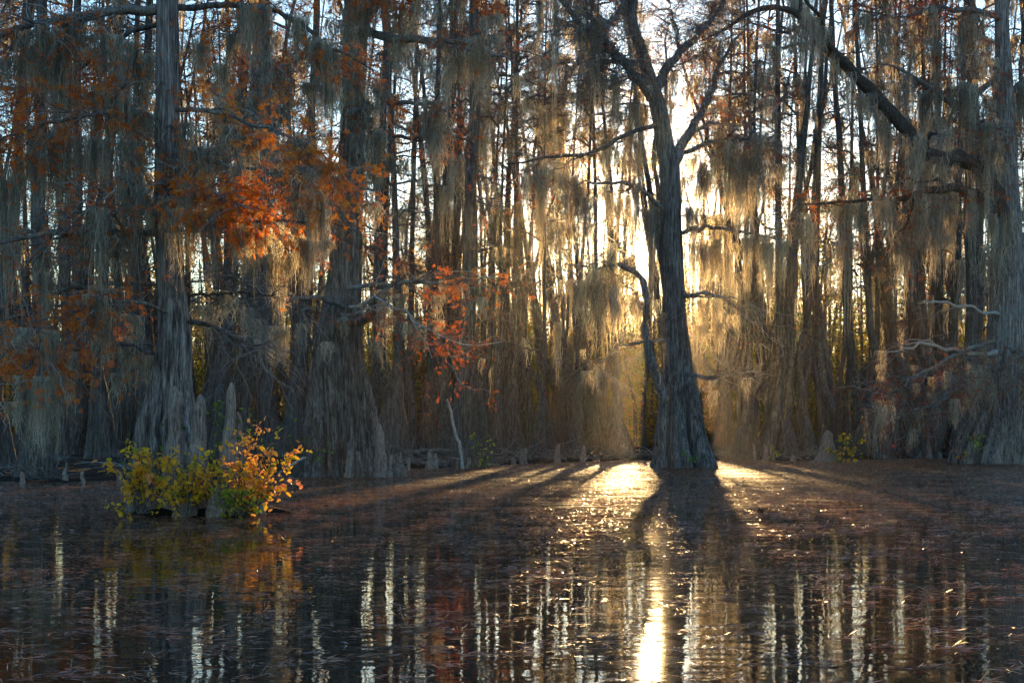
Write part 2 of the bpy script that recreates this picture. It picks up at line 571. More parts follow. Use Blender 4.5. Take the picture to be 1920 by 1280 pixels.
def build_ground():
    xs = np.concatenate([np.linspace(-420, -62, 14), np.linspace(-60, 60, 340), np.linspace(62, 420, 14)])
    ys = np.concatenate([np.linspace(-60, 24, 10), np.linspace(25, 75, 200), np.linspace(76, 150, 60), np.linspace(155, 620, 16)])
    X, Y = np.meshgrid(xs, ys)
    Z = ground_z(X, Y)
    Z = np.where(Y < 20, -1.2, Z)
    v = np.stack([X, Y, Z], -1).reshape(-1, 3)
    nx = len(xs)
    i = np.arange(len(ys) - 1)[:, None] * nx + np.arange(nx - 1)[None]
    q = np.stack([i, i + 1, i + 1 + nx, i + nx], -1).reshape(-1, 4)
    mb = MB()
    mb.add(v, q)
    tag(link('ground', mb.mesh('ground', M['mud'])), 'dark muddy swamp bank rising behind the water', kind='structure')
    w = MB()
    w.add([(-420, -60, 0), (420, -60, 0), (420, 300, 0), (-420, 300, 0)], [[0, 1, 2, 3]])
    tag(link('water', w.mesh('water', M['water'])), 'dark still swamp water mirroring the trees', kind='structure')


R = np.random.default_rng(101)
build_ground()

# ------------------------------------------------------------------ hero cypresses
HOST = {}     # host key -> short phrase for labels


def hero(key, label, phrase, trunk_rows, d, k, limbs, base_px):
    root = link('cypress_tree', None, loc=(P(base_px, HZ, d)[0], d, 0))
    tag(root, label, 'tree', 'big flared cypresses standing in the water')
    off = np.array(root.location)
    HOST[key] = phrase
    mb = MB()
    hero_trunk(mb, trunk_rows, d, k)

    def put(mb_, name, m, parent):
        for a in mb_.V:
            a -= off
        return link(name, mb_.mesh(name, m), parent)
    put(mb, 'trunk', M[{'second': 'bark_brown', 'central': 'bark_dark'}.get(key, 'bark')], root)
    for L_ in limbs:
        path, rad = px_path(L_['p'], d, n=L_.get('n', 16), jit=L_.get('jit', 0.030 if L_.get('m') == 'pale' else 0.018))
        if L_.get('m') == 'pale':
            rad = rad * 0.75 * R.uniform(0.8, 1.2, len(rad))
        b = MB()
        tube(b, path, rad, 9, 1 + 0.10 * R.normal(size=(len(path), 9)))
        # a few side limbs
        side = []
        for s_ in range(L_.get('side', 2)):
            u = R.uniform(0.3, 0.95)
            i = int(u * (len(path) - 1))
            t = nrm(path[min(i + 1, len(path) - 1)] - path[i - 1])
            dr = nrm(t * 0.7 + rdir(1, 0.1, 0.5)[0] * 0.9)
            ln = R.uniform(0.3, 0.6) * np.linalg.norm(path[-1] - path[0]) * 0.6
            sp = grow(path[i][None], dr[None], [ln], 7, 0.2, 0.3)[0]
            tube(b, sp, np.linspace(rad[i] * 0.55, 0.006, 7), 6)
            side.append(sp)
        bo = put(b, L_.get('name', 'branch'), M[L_.get('m', 'limb')], root)
        allp = [path] + side
        tl = L_.get('tl', 0.9)
        tw, needles = MB(), MB()
        for ap in allp:
            nn = max(3, int(L_.get('tw', 22) * (1 if ap is path else 0.4)))
            a, p1, p2 = twig_set(ap, rad, nn, tl, L_.get('n2', 3), L_.get('droop', 0.25), L_.get('ts', 1.0) * (d / 18) ** 0.6)
            tw.add_mb(a)
            fol = L_.get('fol', 0)
            if fol:
                feather(needles, p2, int(1.7 * fol * (1 if ap is path else 0.4)), L_.get('fs', 0.066) * (d / 18) ** 0.5, L_.get('ft', 0.6))
        put(tw, 'twig_sprays', M['twig'], bo)
        if needles.n:
            put(needles, 'foliage', M['needles'], bo)
        if L_.get('moss'):
            n, wr, lr = L_['moss']
            hk = key + ':' + L_['k']
            HOST[hk] = L_['k'] + ' of ' + phrase
            hang_along(path, n, wr, lr, hk, L_.get('mlo', 0.1), L_.get('mhi', 1.0))
            for sp in side:
                hang_along(sp, max(1, n // 5), wr, lr, hk, 0.3)
    return root


R = np.random.default_rng(102)
LT = [(1010, 318, 190), (965, 315, 172), (900, 312, 148), (850, 311, 132), (800, 311, 112), (750, 318, 92), (700, 324, 76), (650, 329, 66),
      (600, 330, 58), (560, 328, 53), (500, 325, 50), (430, 321, 48), (350, 318, 46), (280, 318, 45), (200, 317, 44), (100, 319, 42), (0, 321, 40), (-160, 324, 36), (-420, 326, 26), (-800, 328, 6)]
MW, ML = (0.2, 0.5), (0.7, 1.9)
left_limbs = [
    dict(k='top left limb', p=[(312, 18, 0, 20), (255, 20, -.2, 18), (200, 22, -.4, 17), (120, 36, -.6, 15), (50, 50, -.8, 13), (-40, 78, -1, 9), (-130, 100, -1, 5)], moss=(10, MW, (0.8, 1.8)), tw=40, fol=520, ft=0.5, side=4, tl=1.2),
    dict(k='high drooping left limb', p=[(310, 40, .3, 10), (248, 62, .4, 9), (190, 104, .5, 8), (130, 136, .6, 7), (85, 158, .6, 5), (0, 168, .7, 3)], moss=(6, MW, ML), tw=44, fol=560, ft=0.55, side=4, m='bark_far'),
    dict(k='crooked middle left limb', p=[(306, 228, 0, 9), (270, 216, -.3, 8), (235, 205, -.5, 9), (200, 213, -.6, 8), (110, 224, -.8, 7), (60, 242, -.9, 5), (-20, 268, -1, 3)], moss=(11, MW, (0.8, 1.9)), tw=38, fol=620, ft=0.62, side=4),
    dict(k='thin pale left limb', p=[(308, 346, -.2, 6), (270, 350, -.5, 6), (200, 366, -.8, 5), (160, 376, -1, 4), (130, 402, -1, 3), (105, 428, -1, 2)], moss=(5, MW, ML), tw=18, fol=60, ft=0.5, m='pale'),
    dict(k='stout lower left limb', p=[(306, 436, 0, 13), (255, 434, -.3, 13), (180, 436, -.6, 12), (100, 437, -.9, 10), (40, 446, -1.1, 8), (-40, 464, -1.3, 5)], moss=(11, MW, (0.6, 1.3)), tw=30, fol=160, ft=0.55, side=4),
    dict(k='low arching left limb', p=[(310, 540, 0, 8), (250, 528, -.2, 8), (190, 530, -.4, 7), (110, 549, -.5, 6), (50, 584, -.6, 6), (-20, 620, -.8, 4)], moss=(9, MW, (0.6, 1.5)), tw=26, fol=60, ft=0.5),
    dict(k='rusty low left limb', p=[(312, 585, -.3, 7), (250, 566, -.7, 6), (190, 566, -1, 5), (130, 588, -1.2, 4), (90, 630, -1.3, 3), (78, 700, -1.3, 2)], moss=(8, MW, (0.5, 1.3)), tw=40, fol=440, ft=0.66, n2=3, tl=0.6, side=5),
    dict(k='lowest left limb', p=[(300, 665, 0.6, 7), (250, 650, 0.9, 6), (190, 645, 1.1, 6), (120, 668, 1.3, 5), (60, 690, 1.5, 4), (-10, 712, 1.6, 3)], moss=(8, (0.28, 0.5), (0.8, 1.5)), tw=40, fol=260, ft=0.45, m='bark_far'),
    dict(k='top right limb', p=[(328, 14, 0, 13), (410, 12, .3, 11), (500, 15, .6, 10), (545, 36, .8, 9), (590, 66, .9, 8), (630, 98, 1, 5), (700, 130, 1.1, 3)], moss=(9, MW, ML), tw=34, fol=560, ft=0.55, side=3, m='bark_far'),
    dict(k='sweeping right limb', p=[(325, 212, 0, 10), (345, 203, -.2, 9), (415, 213, -.5, 8), (470, 231, -.8, 6), (530, 250, -1, 5), (590, 280, -1.2, 3), (640, 320, -1.3, 2)], moss=(10, MW, (0.6, 1.4)), tw=40, fol=560, ft=0.78, n2=3, tl=0.7, side=4),
    dict(k='short crooked right limb', p=[(330, 282, 0, 9), (362, 286, -.2, 8), (400, 306, -.4, 7), (455, 316, -.6, 5), (520, 330, -.6, 3), (590, 345, -.8, 2)], moss=(9, MW, (0.9, 1.9)), tw=24, fol=120, ft=0.5),
    dict(k='pale dead right limb', p=[(330, 372, -.6, 7), (345, 362, -.8, 6), (395, 362, -1, 5), (430, 376, -1.2, 4), (480, 398, -1.3, 3)], moss=(5, MW, (0.7, 1.5)), tw=34, fol=700, ft=0.7, m='pale', tl=0.6, side=4),
    dict(k='level right limb', p=[(325, 440, .3, 9), (400, 430, .4, 8), (470, 418, .5, 6), (540, 410, .6, 5), (620, 420, .6, 3), (680, 440, .6, 2)], moss=(11, MW, (0.7, 1.5)), tw=32, fol=200, ft=0.65, m='bark_far'),
    dict(k='straight low right limb', p=[(335, 556, .2, 7), (400, 552, .4, 5), (450, 548, .5, 4), (520, 552, .6, 2)], moss=(5, (0.3, 0.5), (0.5, 1.0)), tw=24, fol=0, m='bark_far'),
    dict(k='dropping low right limb', p=[(338, 596, 0, 9), (400, 611, -.1, 8), (430, 630, -.2, 6), (470, 655, -.3, 4), (495, 690, -.3, 2)], moss=(4, (0.2, 0.35), (0.3, 0.6)), tw=34, fol=0, m='bark_far'),
]
hero('left', 'big grey cypress on the islet with knees, yellow shrubs at its foot and rusty needles', 'the islet cypress', LT, 18.6, 9, left_limbs, 318)

R = np.random.default_rng(103)
ST = [(930, 650, 210), (892, 650, 186), (860, 646, 160), (820, 643, 136), (780, 640, 122), (740, 637, 110), (700, 633, 100), (650, 632, 84), (600, 636, 72), (560, 640, 64), (500, 646, 57),
      (400, 653, 50), (250, 660, 43), (100, 662, 35), (-50, 665, 33), (-400, 668, 24), (-900, 670, 5)]
MW2, ML2 = (0.35, 0.85), (1.0, 3.2)
second_limbs = [
    dict(k='forked low right limb', p=[(650, 596, -.6, 22), (676, 604, -.9, 19), (694, 588, -1.1, 16), (704, 566, -1.2, 12), (722, 540, -1.3, 9), (760, 520, -1.4, 5)], moss=(5, (0.4, 0.8), (0.6, 1.4)), tw=30, m='bark_far'),
    dict(k='pale zigzag low right limb', p=[(655, 575, -1, 8), (700, 562, -1.6, 7), (735, 572, -2, 6), (766, 584, -2.2, 6), (774, 601, -2.3, 5), (827, 626, -2.5, 4), (866, 646, -2.7, 4), (940, 640, -2.9, 2)], mhi=0.55, moss=(6, (0.3, 0.6), (0.4, 0.8)), tw=26, fol=160, ft=0.35, m='pale', tl=0.9, droop=0.0, n2=3, side=4),
    dict(k='rusty middle right limb', p=[(655, 540, -.5, 10), (730, 532, -1.2, 8), (800, 530, -1.8, 7), (860, 528, -2.2, 5), (930, 520, -2.6, 3)], moss=(9, MW2, (0.5, 1.2)), tw=30, fol=210, ft=0.6, tl=1.0, droop=0.1, n2=3, side=3),
    dict(k='dark high right limb', p=[(662, 58, 0, 15), (747, 70, -.8, 14), (793, 78, -1.2, 13), (859, 78, -1.6, 10), (886, 83, -1.8, 8), (935, 104, -2, 5), (990, 130, -2.2, 2)], moss=(11, MW2, (1.0, 2.2)), tw=34, fol=120, ft=0.4, side=4),
    dict(k='upper right limb', p=[(660, 222, 0, 12), (682, 210, -.4, 12), (722, 195, -.8, 10), (793, 194, -1.2, 7), (850, 213, -1.5, 4)], moss=(11, MW2, (0.9, 2.0)), tw=34, fol=200, ft=0.4, side=4),
    dict(k='thin dark right limb', p=[(660, 262, .6, 8), (720, 257, .8, 7), (800, 258, 1, 6), (880, 262, 1.2, 3)], moss=(6, MW2, ML2), tw=26, fol=150, m='bark_far'),
    dict(k='high left limb', p=[(658, 110, 0, 12), (600, 104, -.5, 10), (540, 118, -1, 8), (470, 150, -1.4, 5), (420, 190, -1.5, 2)], moss=(10, MW2, ML2), tw=36, fol=260, ft=0.42, side=4),
    dict(k='middle left limb', p=[(655, 340, 0, 11), (600, 335, -.6, 9), (550, 330, -1, 7), (490, 345, -1.3, 4), (430, 370, -1.4, 2)], moss=(12, MW2, (1.3, 3.0)), tw=34, fol=300, ft=0.5, side=4),
    dict(k='low lichened left limb', p=[(642, 575, -.5, 11), (590, 556, -1.2, 9), (530, 560, -1.8, 7), (487, 545, -2.2, 6), (431, 519, -2.6, 3)], moss=(9, MW2, (0.5, 1.4)), tw=40, m='limb', side=4),
    dict(k='mossy crown', p=[(662, 30, -.3, 14), (668, -10, -.6, 10), (700, -40, -1.2, 8), (760, -60, -1.8, 6), (860, -50, -2.4, 3)], moss=(7, MW2, (1.2, 3.2)), tw=50, fol=1000, ft=0.55, side=5),
]
hero('second', 'wide fluted cypress with sharp knees, moss draped trunk and a forked stub', 'the fluted cypress', ST, 34.0, 12, second_limbs, 650)
for py, n in ((-20, 2), (40, 2), (90, 2), (150, 2), (215, 2)):
    HOST['second:trunk'] = 'upper trunk of the fluted cypress'
    for _ in range(n):
        hang(P(656 + R.normal() * 9, py, 33.3), np.array([1, 0.1, 0]), R.uniform(0.45, 0.75), R.uniform(1.4, 2.4), 'second:trunk')

R = np.random.default_rng(104)
CT = [(915, 1278, 150), (876, 1277, 134), (850, 1275, 116), (820, 1272, 102), (780, 1272, 88), (740, 1271, 76), (700, 1270, 60), (650, 1267, 51), (600, 1264, 45), (550, 1263, 41), (500, 1262, 39),
      (450, 1260, 38), (400, 1258, 37), (350, 1257, 37), (310, 1254, 38), (270, 1246, 34), (225, 1239, 31), (175, 1227, 28), (130, 1214, 24), (98, 1206, 21), (38, 1186, 19), (-30, 1191, 17), (-160, 1200, 12), (-400, 1190, 4)]
MW3, ML3 = (0.4, 0.95), (1.4, 4.0)
central_limbs = [
    dict(k='high left fork', p=[(1228, 182, 0, 21), (1214, 170, -.2, 20), (1184, 135, -.4, 19), (1158, 105, -.6, 17), (1120, 70, -.8, 15), (1086, 42, -1, 11), (1045, -10, -1.2, 8), (1020, -60, -1.3, 4)], tw=96, n2=5, tl=1.8, fol=160, ft=0.3, side=4, m='bark', moss=(3, MW3, ML3), ts=1.2),
    dict(k='steep left fork', p=[(1124, 73, -.8, 11), (1146, 40, -.6, 10), (1166, 10, -.4, 9), (1185, -40, -.2, 6)], tw=48, n2=5, tl=1.8, m='bark'),
    dict(k='high right fork', p=[(1226, 172, 0, 20), (1244, 140, .3, 18), (1276, 96, .6, 15), (1312, 62, .8, 12), (1350, 18, 1, 9), (1370, -50, 1.2, 4)], tw=120, n2=5, tl=2.0, fol=350, ft=0.25, side=4, m='bark'),
    dict(k='leaning right fork', p=[(1257, 312, 0, 30), (1276, 276, .4, 20), (1300, 232, .8, 14), (1330, 182, 1.2, 11), (1350, 120, 1.6, 8), (1385, 60, 2, 4)], tw=56, n2=4, tl=1.7, fol=220, ft=0.4, side=4, m='bark'),
    dict(k='mossy lower stem', p=[(1246, 750, -.8, 18), (1224, 690, -1.1, 17), (1212, 635, -1.2, 15), (1211, 575, -1.3, 13), (1200, 518, -1.4, 11), (1158, 496, -1.6, 9), (1120, 502, -1.8, 6), (1065, 496, -2, 3)], moss=(11, (0.5, 1.0), (1.2, 2.4)), mlo=0.5, tw=40, tl=1.5, side=4, m='bark'),
    dict(k='paired right limb', p=[(1272, 552, 0, 10), (1310, 549, -.5, 9), (1345, 556, -.8, 7), (1375, 575, -1, 5), (1420, 610, -1.2, 3)], moss=(8, (0.6, 1.1), (0.6, 1.3)), tw=30, tl=1.3, side=3, m='bark'),
    dict(k='middle right limb', p=[(1270, 440, 0, 9), (1310, 428, .3, 8), (1350, 428, .6, 7), (1400, 436, .8, 5), (1470, 450, 1, 2)], moss=(11, (0.3, 0.8), (1.4, 3.2)), tw=28, tl=1.3, side=3, m='bark'),
    dict(k='middle left limb', p=[(1248, 392, 0, 9), (1214, 366, -.3, 8), (1190, 350, -.6, 7), (1130, 342, -1, 5), (1060, 350, -1.4, 3)], moss=(10, (0.3, 0.6), (1.2, 3.4)), tw=22, tl=1.2, side=1, m='bark'),
    dict(k='bare low right limb', p=[(1285, 700, -.8, 8), (1330, 706, -1.3, 6), (1375, 702, -1.7, 5), (1420, 694, -2, 2)], moss=(4, (0.3, 0.5), (0.4, 0.7)), tw=34, tl=0.9, n2=3, side=3, droop=0.1),
    dict(k='bare low left limb', p=[(1246, 640, -.8, 8), (1200, 642, -1.4, 6), (1160, 650, -1.8, 4), (1110, 690, -2, 2)], moss=(3, (0.4, 0.7), (0.4, 0.8)), tw=22, tl=1.2, n2=3, side=2),
    dict(k='high mossy left limb', p=[(1238, 232, 0, 9), (1180, 250, -.8, 8), (1110, 288, -1.5, 7), (1040, 292, -2, 6), (960, 310, -2.5, 3)], moss=(7, (0.3, 0.7), (1.2, 2.8)), tw=26, tl=1.4, fol=160, ft=0.3, side=2, m='bark_far'),
    dict(k='high mossy right limb', p=[(1268, 292, .3, 9), (1330, 268, .2, 8), (1390, 262, .1, 6), (1450, 275, 0, 3)], moss=(8, (0.6, 1.1), (1.4, 2.6)), tw=40, tl=1.7, fol=200, ft=0.25, side=4, m='bark_far'),
]
hero('central', 'tall dark cypress forked high up with broad flared foot, sun glowing behind it', 'the forked cypress', CT, 43.0, 10, central_limbs, 1277)

R = np.random.default_rng(105)
RT = [(920, 1852, 190), (868, 1856, 150), (830, 1862, 128), (780, 1872, 104), (730, 1880, 90), (690, 1885, 82), (640, 1889, 76), (560, 1890, 68), (480, 1889, 60), (420, 1888, 56), (360, 1886, 50), (300, 1886, 42), (200, 1886, 34), (100, 1882, 28), (0, 1880, 24), (-120, 1884, 18), (-500, 1890, 4)]
MW4, ML4 = (0.4, 1.0), (1.4, 4.0)
right_limbs = [
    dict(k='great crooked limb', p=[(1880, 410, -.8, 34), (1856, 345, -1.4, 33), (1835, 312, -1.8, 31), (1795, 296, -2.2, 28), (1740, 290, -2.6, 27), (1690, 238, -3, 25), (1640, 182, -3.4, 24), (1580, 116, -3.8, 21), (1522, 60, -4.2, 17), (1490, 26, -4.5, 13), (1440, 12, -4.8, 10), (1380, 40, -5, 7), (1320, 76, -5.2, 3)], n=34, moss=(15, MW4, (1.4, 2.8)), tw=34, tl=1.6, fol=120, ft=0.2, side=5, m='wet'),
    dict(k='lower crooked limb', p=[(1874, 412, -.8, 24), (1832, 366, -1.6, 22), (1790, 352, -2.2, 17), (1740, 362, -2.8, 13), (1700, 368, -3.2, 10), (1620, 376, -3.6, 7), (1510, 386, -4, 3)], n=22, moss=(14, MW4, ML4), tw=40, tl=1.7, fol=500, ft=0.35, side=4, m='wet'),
    dict(k='pale dead limb', p=[(1874, 590, -.6, 9), (1840, 584, -1.2, 8), (1800, 570, -1.8, 7), (1752, 562, -2.3, 6), (1722, 567, -2.5, 3)], tw=10, m='pale', side=1),
    dict(k='broken dead limb', p=[(1868, 660, -.8, 13), (1830, 662, -1.4, 12), (1793, 656, -1.9, 10), (1722, 649, -2.6, 8), (1690, 655, -2.8, 5), (1655, 662, -3, 2)], tw=24, m='pale', side=3, moss=(3, (0.4, 0.7), (0.4, 0.7))),
    dict(k='twiggy low limb', p=[(1866, 640, -1.2, 9), (1820, 652, -2, 8), (1760, 682, -2.8, 7), (1700, 716, -3.5, 5), (1660, 750, -4, 3)], moss=(12, (0.5, 1.0), (0.8, 1.6)), tw=55, tl=1.3, n2=4, side=6, droop=0.22, fol=260, ft=0.12),
    dict(k='lowest twiggy limb', p=[(1872, 690, -1.4, 9), (1850, 690, -2.2, 8), (1810, 716, -3.2, 7), (1770, 745, -4, 5), (1710, 770, -4.6, 3)], moss=(8, (0.5, 1.0), (0.6, 1.4)), tw=50, tl=1.2, n2=4, side=6, droop=0.22, fol=220, ft=0.12),
    dict(k='twiggy right limb', p=[(1892, 650, -1.4, 9), (1920, 670, -2.2, 8), (1950, 700, -2.8, 5), (1980, 740, -3, 3)], moss=(7, (0.6, 1.1), (0.8, 1.6)), tw=45, tl=1.3, n2=4, side=4, droop=0.22, fol=160, ft=0.12),
    dict(k='high mossy left limb', p=[(1884, 130, 0, 14), (1850, 160, -.6, 12), (1800, 200, -1.2, 11), (1760, 178, -1.6, 9), (1710, 140, -2, 6), (1650, 120, -2.4, 3)], moss=(6, MW4, ML4), tw=28, tl=1.6, fol=160, ft=0.2, side=3),
    dict(k='top limb', p=[(1880, 40, 0, 12), (1830, 20, -.6, 10), (1760, 18, -1.2, 8), (1690, 30, -1.8, 6), (1610, 20, -2.4, 3)], moss=(5, MW4, ML4), tw=44, tl=1.8, fol=700, ft=0.25, side=5),
    dict(k='right limb', p=[(1890, 180, 0, 12), (1920, 150, .3, 9), (1960, 130, .6, 6)], moss=(6, MW4, ML4), tw=30, tl=1.9, fol=300, ft=0.2, side=3),
    dict(k='short side limb', p=[(1872, 300, -.8, 12), (1850, 262, -1.4, 10), (1830, 215, -2, 8), (1800, 120, -2.6, 5)], moss=(7, MW4, ML4), tw=30, tl=1.9, fol=200, ft=0.2, side=4),
]
hero('right', 'massive arching cypress with a crooked limb over the water and low twigs', 'the arching cypress', RT, 50.0, 11, right_limbs, 1856)
HOST['right:trunk'] = 'trunk of the arching cypress'
for py in (330, 380, 430, 150, 230, 280, 460, 90):
    hang(P(1866 + R.normal() * 18, py, 49.0), np.array([1, 0.1, 0]), R.uniform(0.6, 1.1), R.uniform(1.6, 2.8), 'right:trunk')


# ------------------------------------------------------------------ slim trunk prototypes
TH = 27.0


TR_PATH = []


def slim_trunk(flare, k, fast=None, fork=None):
    mb = MB()
    S, n = 46, 36
    h = np.concatenate([[-0.6], np.linspace(0, 5, 25), np.linspace(5.6, TH, 20)])
    r = 0.27 * (1 - 0.78 * np.clip(h / TH, 0, 1) ** 0.75) + 0.27 * flare * np.exp(-np.clip(h, 0, 99) / 0.9) + 0.05 * np.exp(-np.clip(h, 0, 99) / 3.5)
    if fast:
        r *= 1 - (0.54 if fast < 5 else 0.45) * np.clip((h - fast) / (1.6 + fast), 0, 1)
    w = np.cumsum(np.cumsum(R.normal(size=(S, 2)), axis=0), axis=0) * 0.012 + np.cumsum(R.normal(size=(S, 2)), axis=0) * 0.03
    w -= np.linspace(0, 1, S)[:, None] * w[-1] * 0.5
    w[:10] *= np.linspace(0, 1, 10)[:, None]
    p = np.stack([w[:, 0], w[:, 1], h], 1)
    amp = np.clip(0.34 * np.exp(-np.clip(h, 0, 99) / 1.4), 0.03, 0.34)
    tube(mb, p, r, n, ridge_mod(S, n, amp, k, 0.4, 0.02))
    if fork:
        i = int(np.argmin(np.abs(h - fork)))
        az = R.uniform(0, 6.28)
        q = grow(p[i][None], nrm(np.array([[math.cos(az) * 0.22, math.sin(az) * 0.22, 1.0]])), [TH - fork - 2], 14, 0.0, 0.10)[0]
        tube(mb, q, np.linspace(r[i] * 0.72, 0.03, 14), 16)
    TR_PATH.append((h, w, r))
    return mb, p


def slim_crown(z0, nb, reach, fol, tint, low=1.0, zh=13.0):
    """lateral limbs, twigs and sparse needles. returns mbs and hang points"""
    wood, leaf, hp = MB(), MB(), []
    nl = int(nb * low)
    zs = np.sort(np.concatenate([R.uniform(z0, TH - 0.5, nl), R.uniform(zh, TH - 0.5, nb - nl)]))
    az = R.uniform(0, 2 * np.pi, nb)
    f = (zs - z0) / (TH - z0)
    ln = reach * R.uniform(0.5, 1.2, nb) * (1 - 0.45 * f)
    d = np.stack([np.cos(az), np.sin(az), R.uniform(-0.1, 0.75, nb) + 0.35 * f], 1)
    st = np.stack([np.zeros(nb), np.zeros(nb), zs], 1)
    p = grow(st, nrm(d), ln, 8, R.uniform(0.1, 0.5), 0.3)
    for i in range(nb):
        tube(wood, p[i], np.linspace(0.045, 0.010, 8) * R.uniform(0.7, 1.3), 5, tint=R.uniform(0.1, 0.7))
        for u in (3, 5, 7):
            hp.append((p[i, u], p[i, min(u + 1, 7)] - p[i, u - 1]))
    m = nb * 9
    pos, tan, _ = sample_paths(p, m, 0.15, 1.0)
    p1 = grow(pos, nrm(tan * 0.7 + rdir(m, 0.1, 0.7)), reach * 0.42 * R.uniform(0.3, 1.2, m), 5, 0.2, 0.4)
    tubes3(wood, p1, 0.012 * R.uniform(0.6, 1.4, m)[:, None] * np.linspace(1, 0.4, 5)[None], R.uniform(0.0, 0.8, m))
    m2 = m * 3
    pos, tan, _ = sample_paths(p1, m2, 0.15, 1.0)
    p2 = grow(pos, nrm(tan * 0.7 + rdir(m2, 0.0, 0.7)), reach * 0.18 * R.uniform(0.3, 1.3, m2), 4, 0.25, 0.4)
    tubes3(wood, p2, 0.006 * R.uniform(0.7, 1.4, m2)[:, None] * np.linspace(1, 0.5, 4)[None], R.uniform(0.0, 0.7, m2))
    if fol:
        pos, tan, _ = sample_paths(p2, fol, 0.1, 1.0)
        leaflets(leaf, pos, tan * 0.4 + rdir(fol, -0.5), rdir(fol), 0.20 * R.uniform(0.5, 1.4, fol), 0.045, np.clip(tint + R.normal(size=fol) * 0.25, 0, 1))
    return wood, leaf, hp


R = np.random.default_rng(106)
TR_PROTO = []
for fl, k, fk in ((0.5, 7, None), (0.9, 8, 10), (1.3, 9, None), (1.8, 9, 7), (0.7, 6, None), (1.1, 10, 12), (2.2, 9, None), (0.3, 6, None)):
    mb, p = slim_trunk(fl, k, None, fk)
    TR_PROTO.append((mb.mesh('trunk', M['bark_far']), fl))
for fl, k, h0 in ((0.7, 7, 1.2), (1.3, 9, 1.2), (2.0, 9, 1.2), (0.5, 7, 7.5), (0.9, 8, 8.5), (0.3, 6, 6.5)):
    mb, p = slim_trunk(fl, k, h0, 9 if fl == 0.9 else None)
    TR_PROTO.append((mb.mesh('trunk', M['bark_far']), fl))
CR_PROTO = []
R = np.random.default_rng(107)
for z0, nb, reach, fol, tint, *lz in ((6, 22, 3.0, 500, 0.5), (8, 20, 2.6, 900, 0.7), (5, 22, 2.8, 300, 0.4), (9, 20, 3.2, 1300, 0.65), (7, 24, 2.4, 400, 0.5), (10, 18, 3.4, 1000, 0.8), (4.5, 42, 2.2, 500, 0.6, 0.26, 13), (5.5, 40, 2.4, 700, 0.7, 0.24, 13), (8, 27, 2.6, 240, 0.5, 0.5, 16), (10, 25, 2.8, 380, 0.6, 0.5, 16), (6, 28, 2.4, 220, 0.5, 0.5, 16), (9, 14, 2.2, 120, 0.6, 0.25, 19)):
    w, l, hp = slim_crown(z0, nb, reach, fol, tint, *lz)
    CR_PROTO.append((w.mesh('crown', M['twig']), l.mesh('foliage', M['needles_far']), hp))

# ------------------------------------------------------------------ sun corridors: where light must get through the wood
TARGETS = [P(a, b, d) for a, b, d in (
    (1560, 948, 20.5),(1530, 905, 29.5),
    (1130, 915, 26), (1080, 930, 23), (1190, 905, 29), (1420, 915, 27), (1370, 893, 33), (1500, 938, 22), (1460, 910, 28), (880, 920, 25), (1000, 905, 30),
    (430, 880, 18), (505, 870, 18), (470, 850, 18), (545, 240, 18), (600, 290, 18), (580, 420, 18), (650, 300, 33), (860, 520, 32),
    (1070, 560, 42), (1110, 420, 42), (1010, 450, 42), (1200, 590, 42), (1330, 560, 42), (1180, 440, 42), (1370, 520, 42), (1040, 350, 41), (1290, 460, 43))]


def in_corridor(x, y, r, extra=0.0):
    for t in TARGETS:
        dx, dy = x - t[0], y - t[1]
        al = dx * SUNH[0] + dy * SUNH[1]
        if al > 0 and abs(dx * SUNH[1] - dy * SUNH[0]) < r + extra:
            return True
    return False


def water_pt(px, py):
    return P(px, py, F / (py - HZ))


SUNSET = [water_pt(a, b) for b in (895, 915, 935) for a in range(1010, 1222, 9)]
SUNSET += [water_pt(a, b) for b in (890, 912, 938) for a in range(1338, 1600, 10)]
SUNSET += [water_pt(1000 - 400 * t, 905 + 80 * t) for t in np.linspace(0, 1, 40)]
SUNSET += [P(a, b, 17) for b in (850, 885) for a in range(405, 545, 7)] + TARGETS[-12:]
SUNSET = np.array(SUNSET)
SUNW = np.where(SUNSET[:, 1] < 17.5, 8, np.where(SUNSET[:, 0] > 3.4, 2, 1))


def trunk_hits(x, y, z, proto, s, hs, rot):
    h, w, r = TR_PATH[proto]
    al = (x - SUNSET[:, 0]) * SUNH[0] + (y - SUNSET[:, 1]) * SUNH[1]
    off = (x - SUNSET[:, 0]) * SUNH[1] - (y - SUNSET[:, 1]) * SUNH[0]
    zr = (SUNSET[:, 2] + al * math.tan(SUN_EL) - z) / hs
    wx, wy, rr = (np.interp(zr, h, a) for a in (w[:, 0] * s, w[:, 1] * s, r * s))
    wx, wy = wx + rot[1] * zr, wy - rot[0] * zr
    c, sn = math.cos(rot[2]), math.sin(rot[2])
    gx, gy = c * wx - sn * wy, sn * wx + c * wy
    off = off + gx * SUNH[1] - gy * SUNH[0]
    return (al > 0) & (zr < TH) & (np.abs(off) < rr + 0.08)


BLOCKED = np.zeros(len(SUNSET), bool)
NDEEP = [0]


ORD = ['first', 'second', 'third', 'fourth', 'fifth', 'sixth', 'seventh', 'eighth', 'ninth', 'tenth', 'eleventh', 'twelfth', 'thirteenth', 'fourteenth', 'fifteenth', 'sixteenth',
       'seventeenth', 'eighteenth', 'nineteenth', 'twentieth'] + ['twenty-' + w for w in ('first', 'second', 'third', 'fourth', 'fifth', 'sixth', 'seventh', 'eighth', 'ninth')] + ['thirtieth'] + [t + w for t in ('thirty-', 'forty-', 'fifty-') for w in ('first', 'second', 'third', 'fourth', 'fifth', 'sixth', 'seventh', 'eighth', 'ninth')]

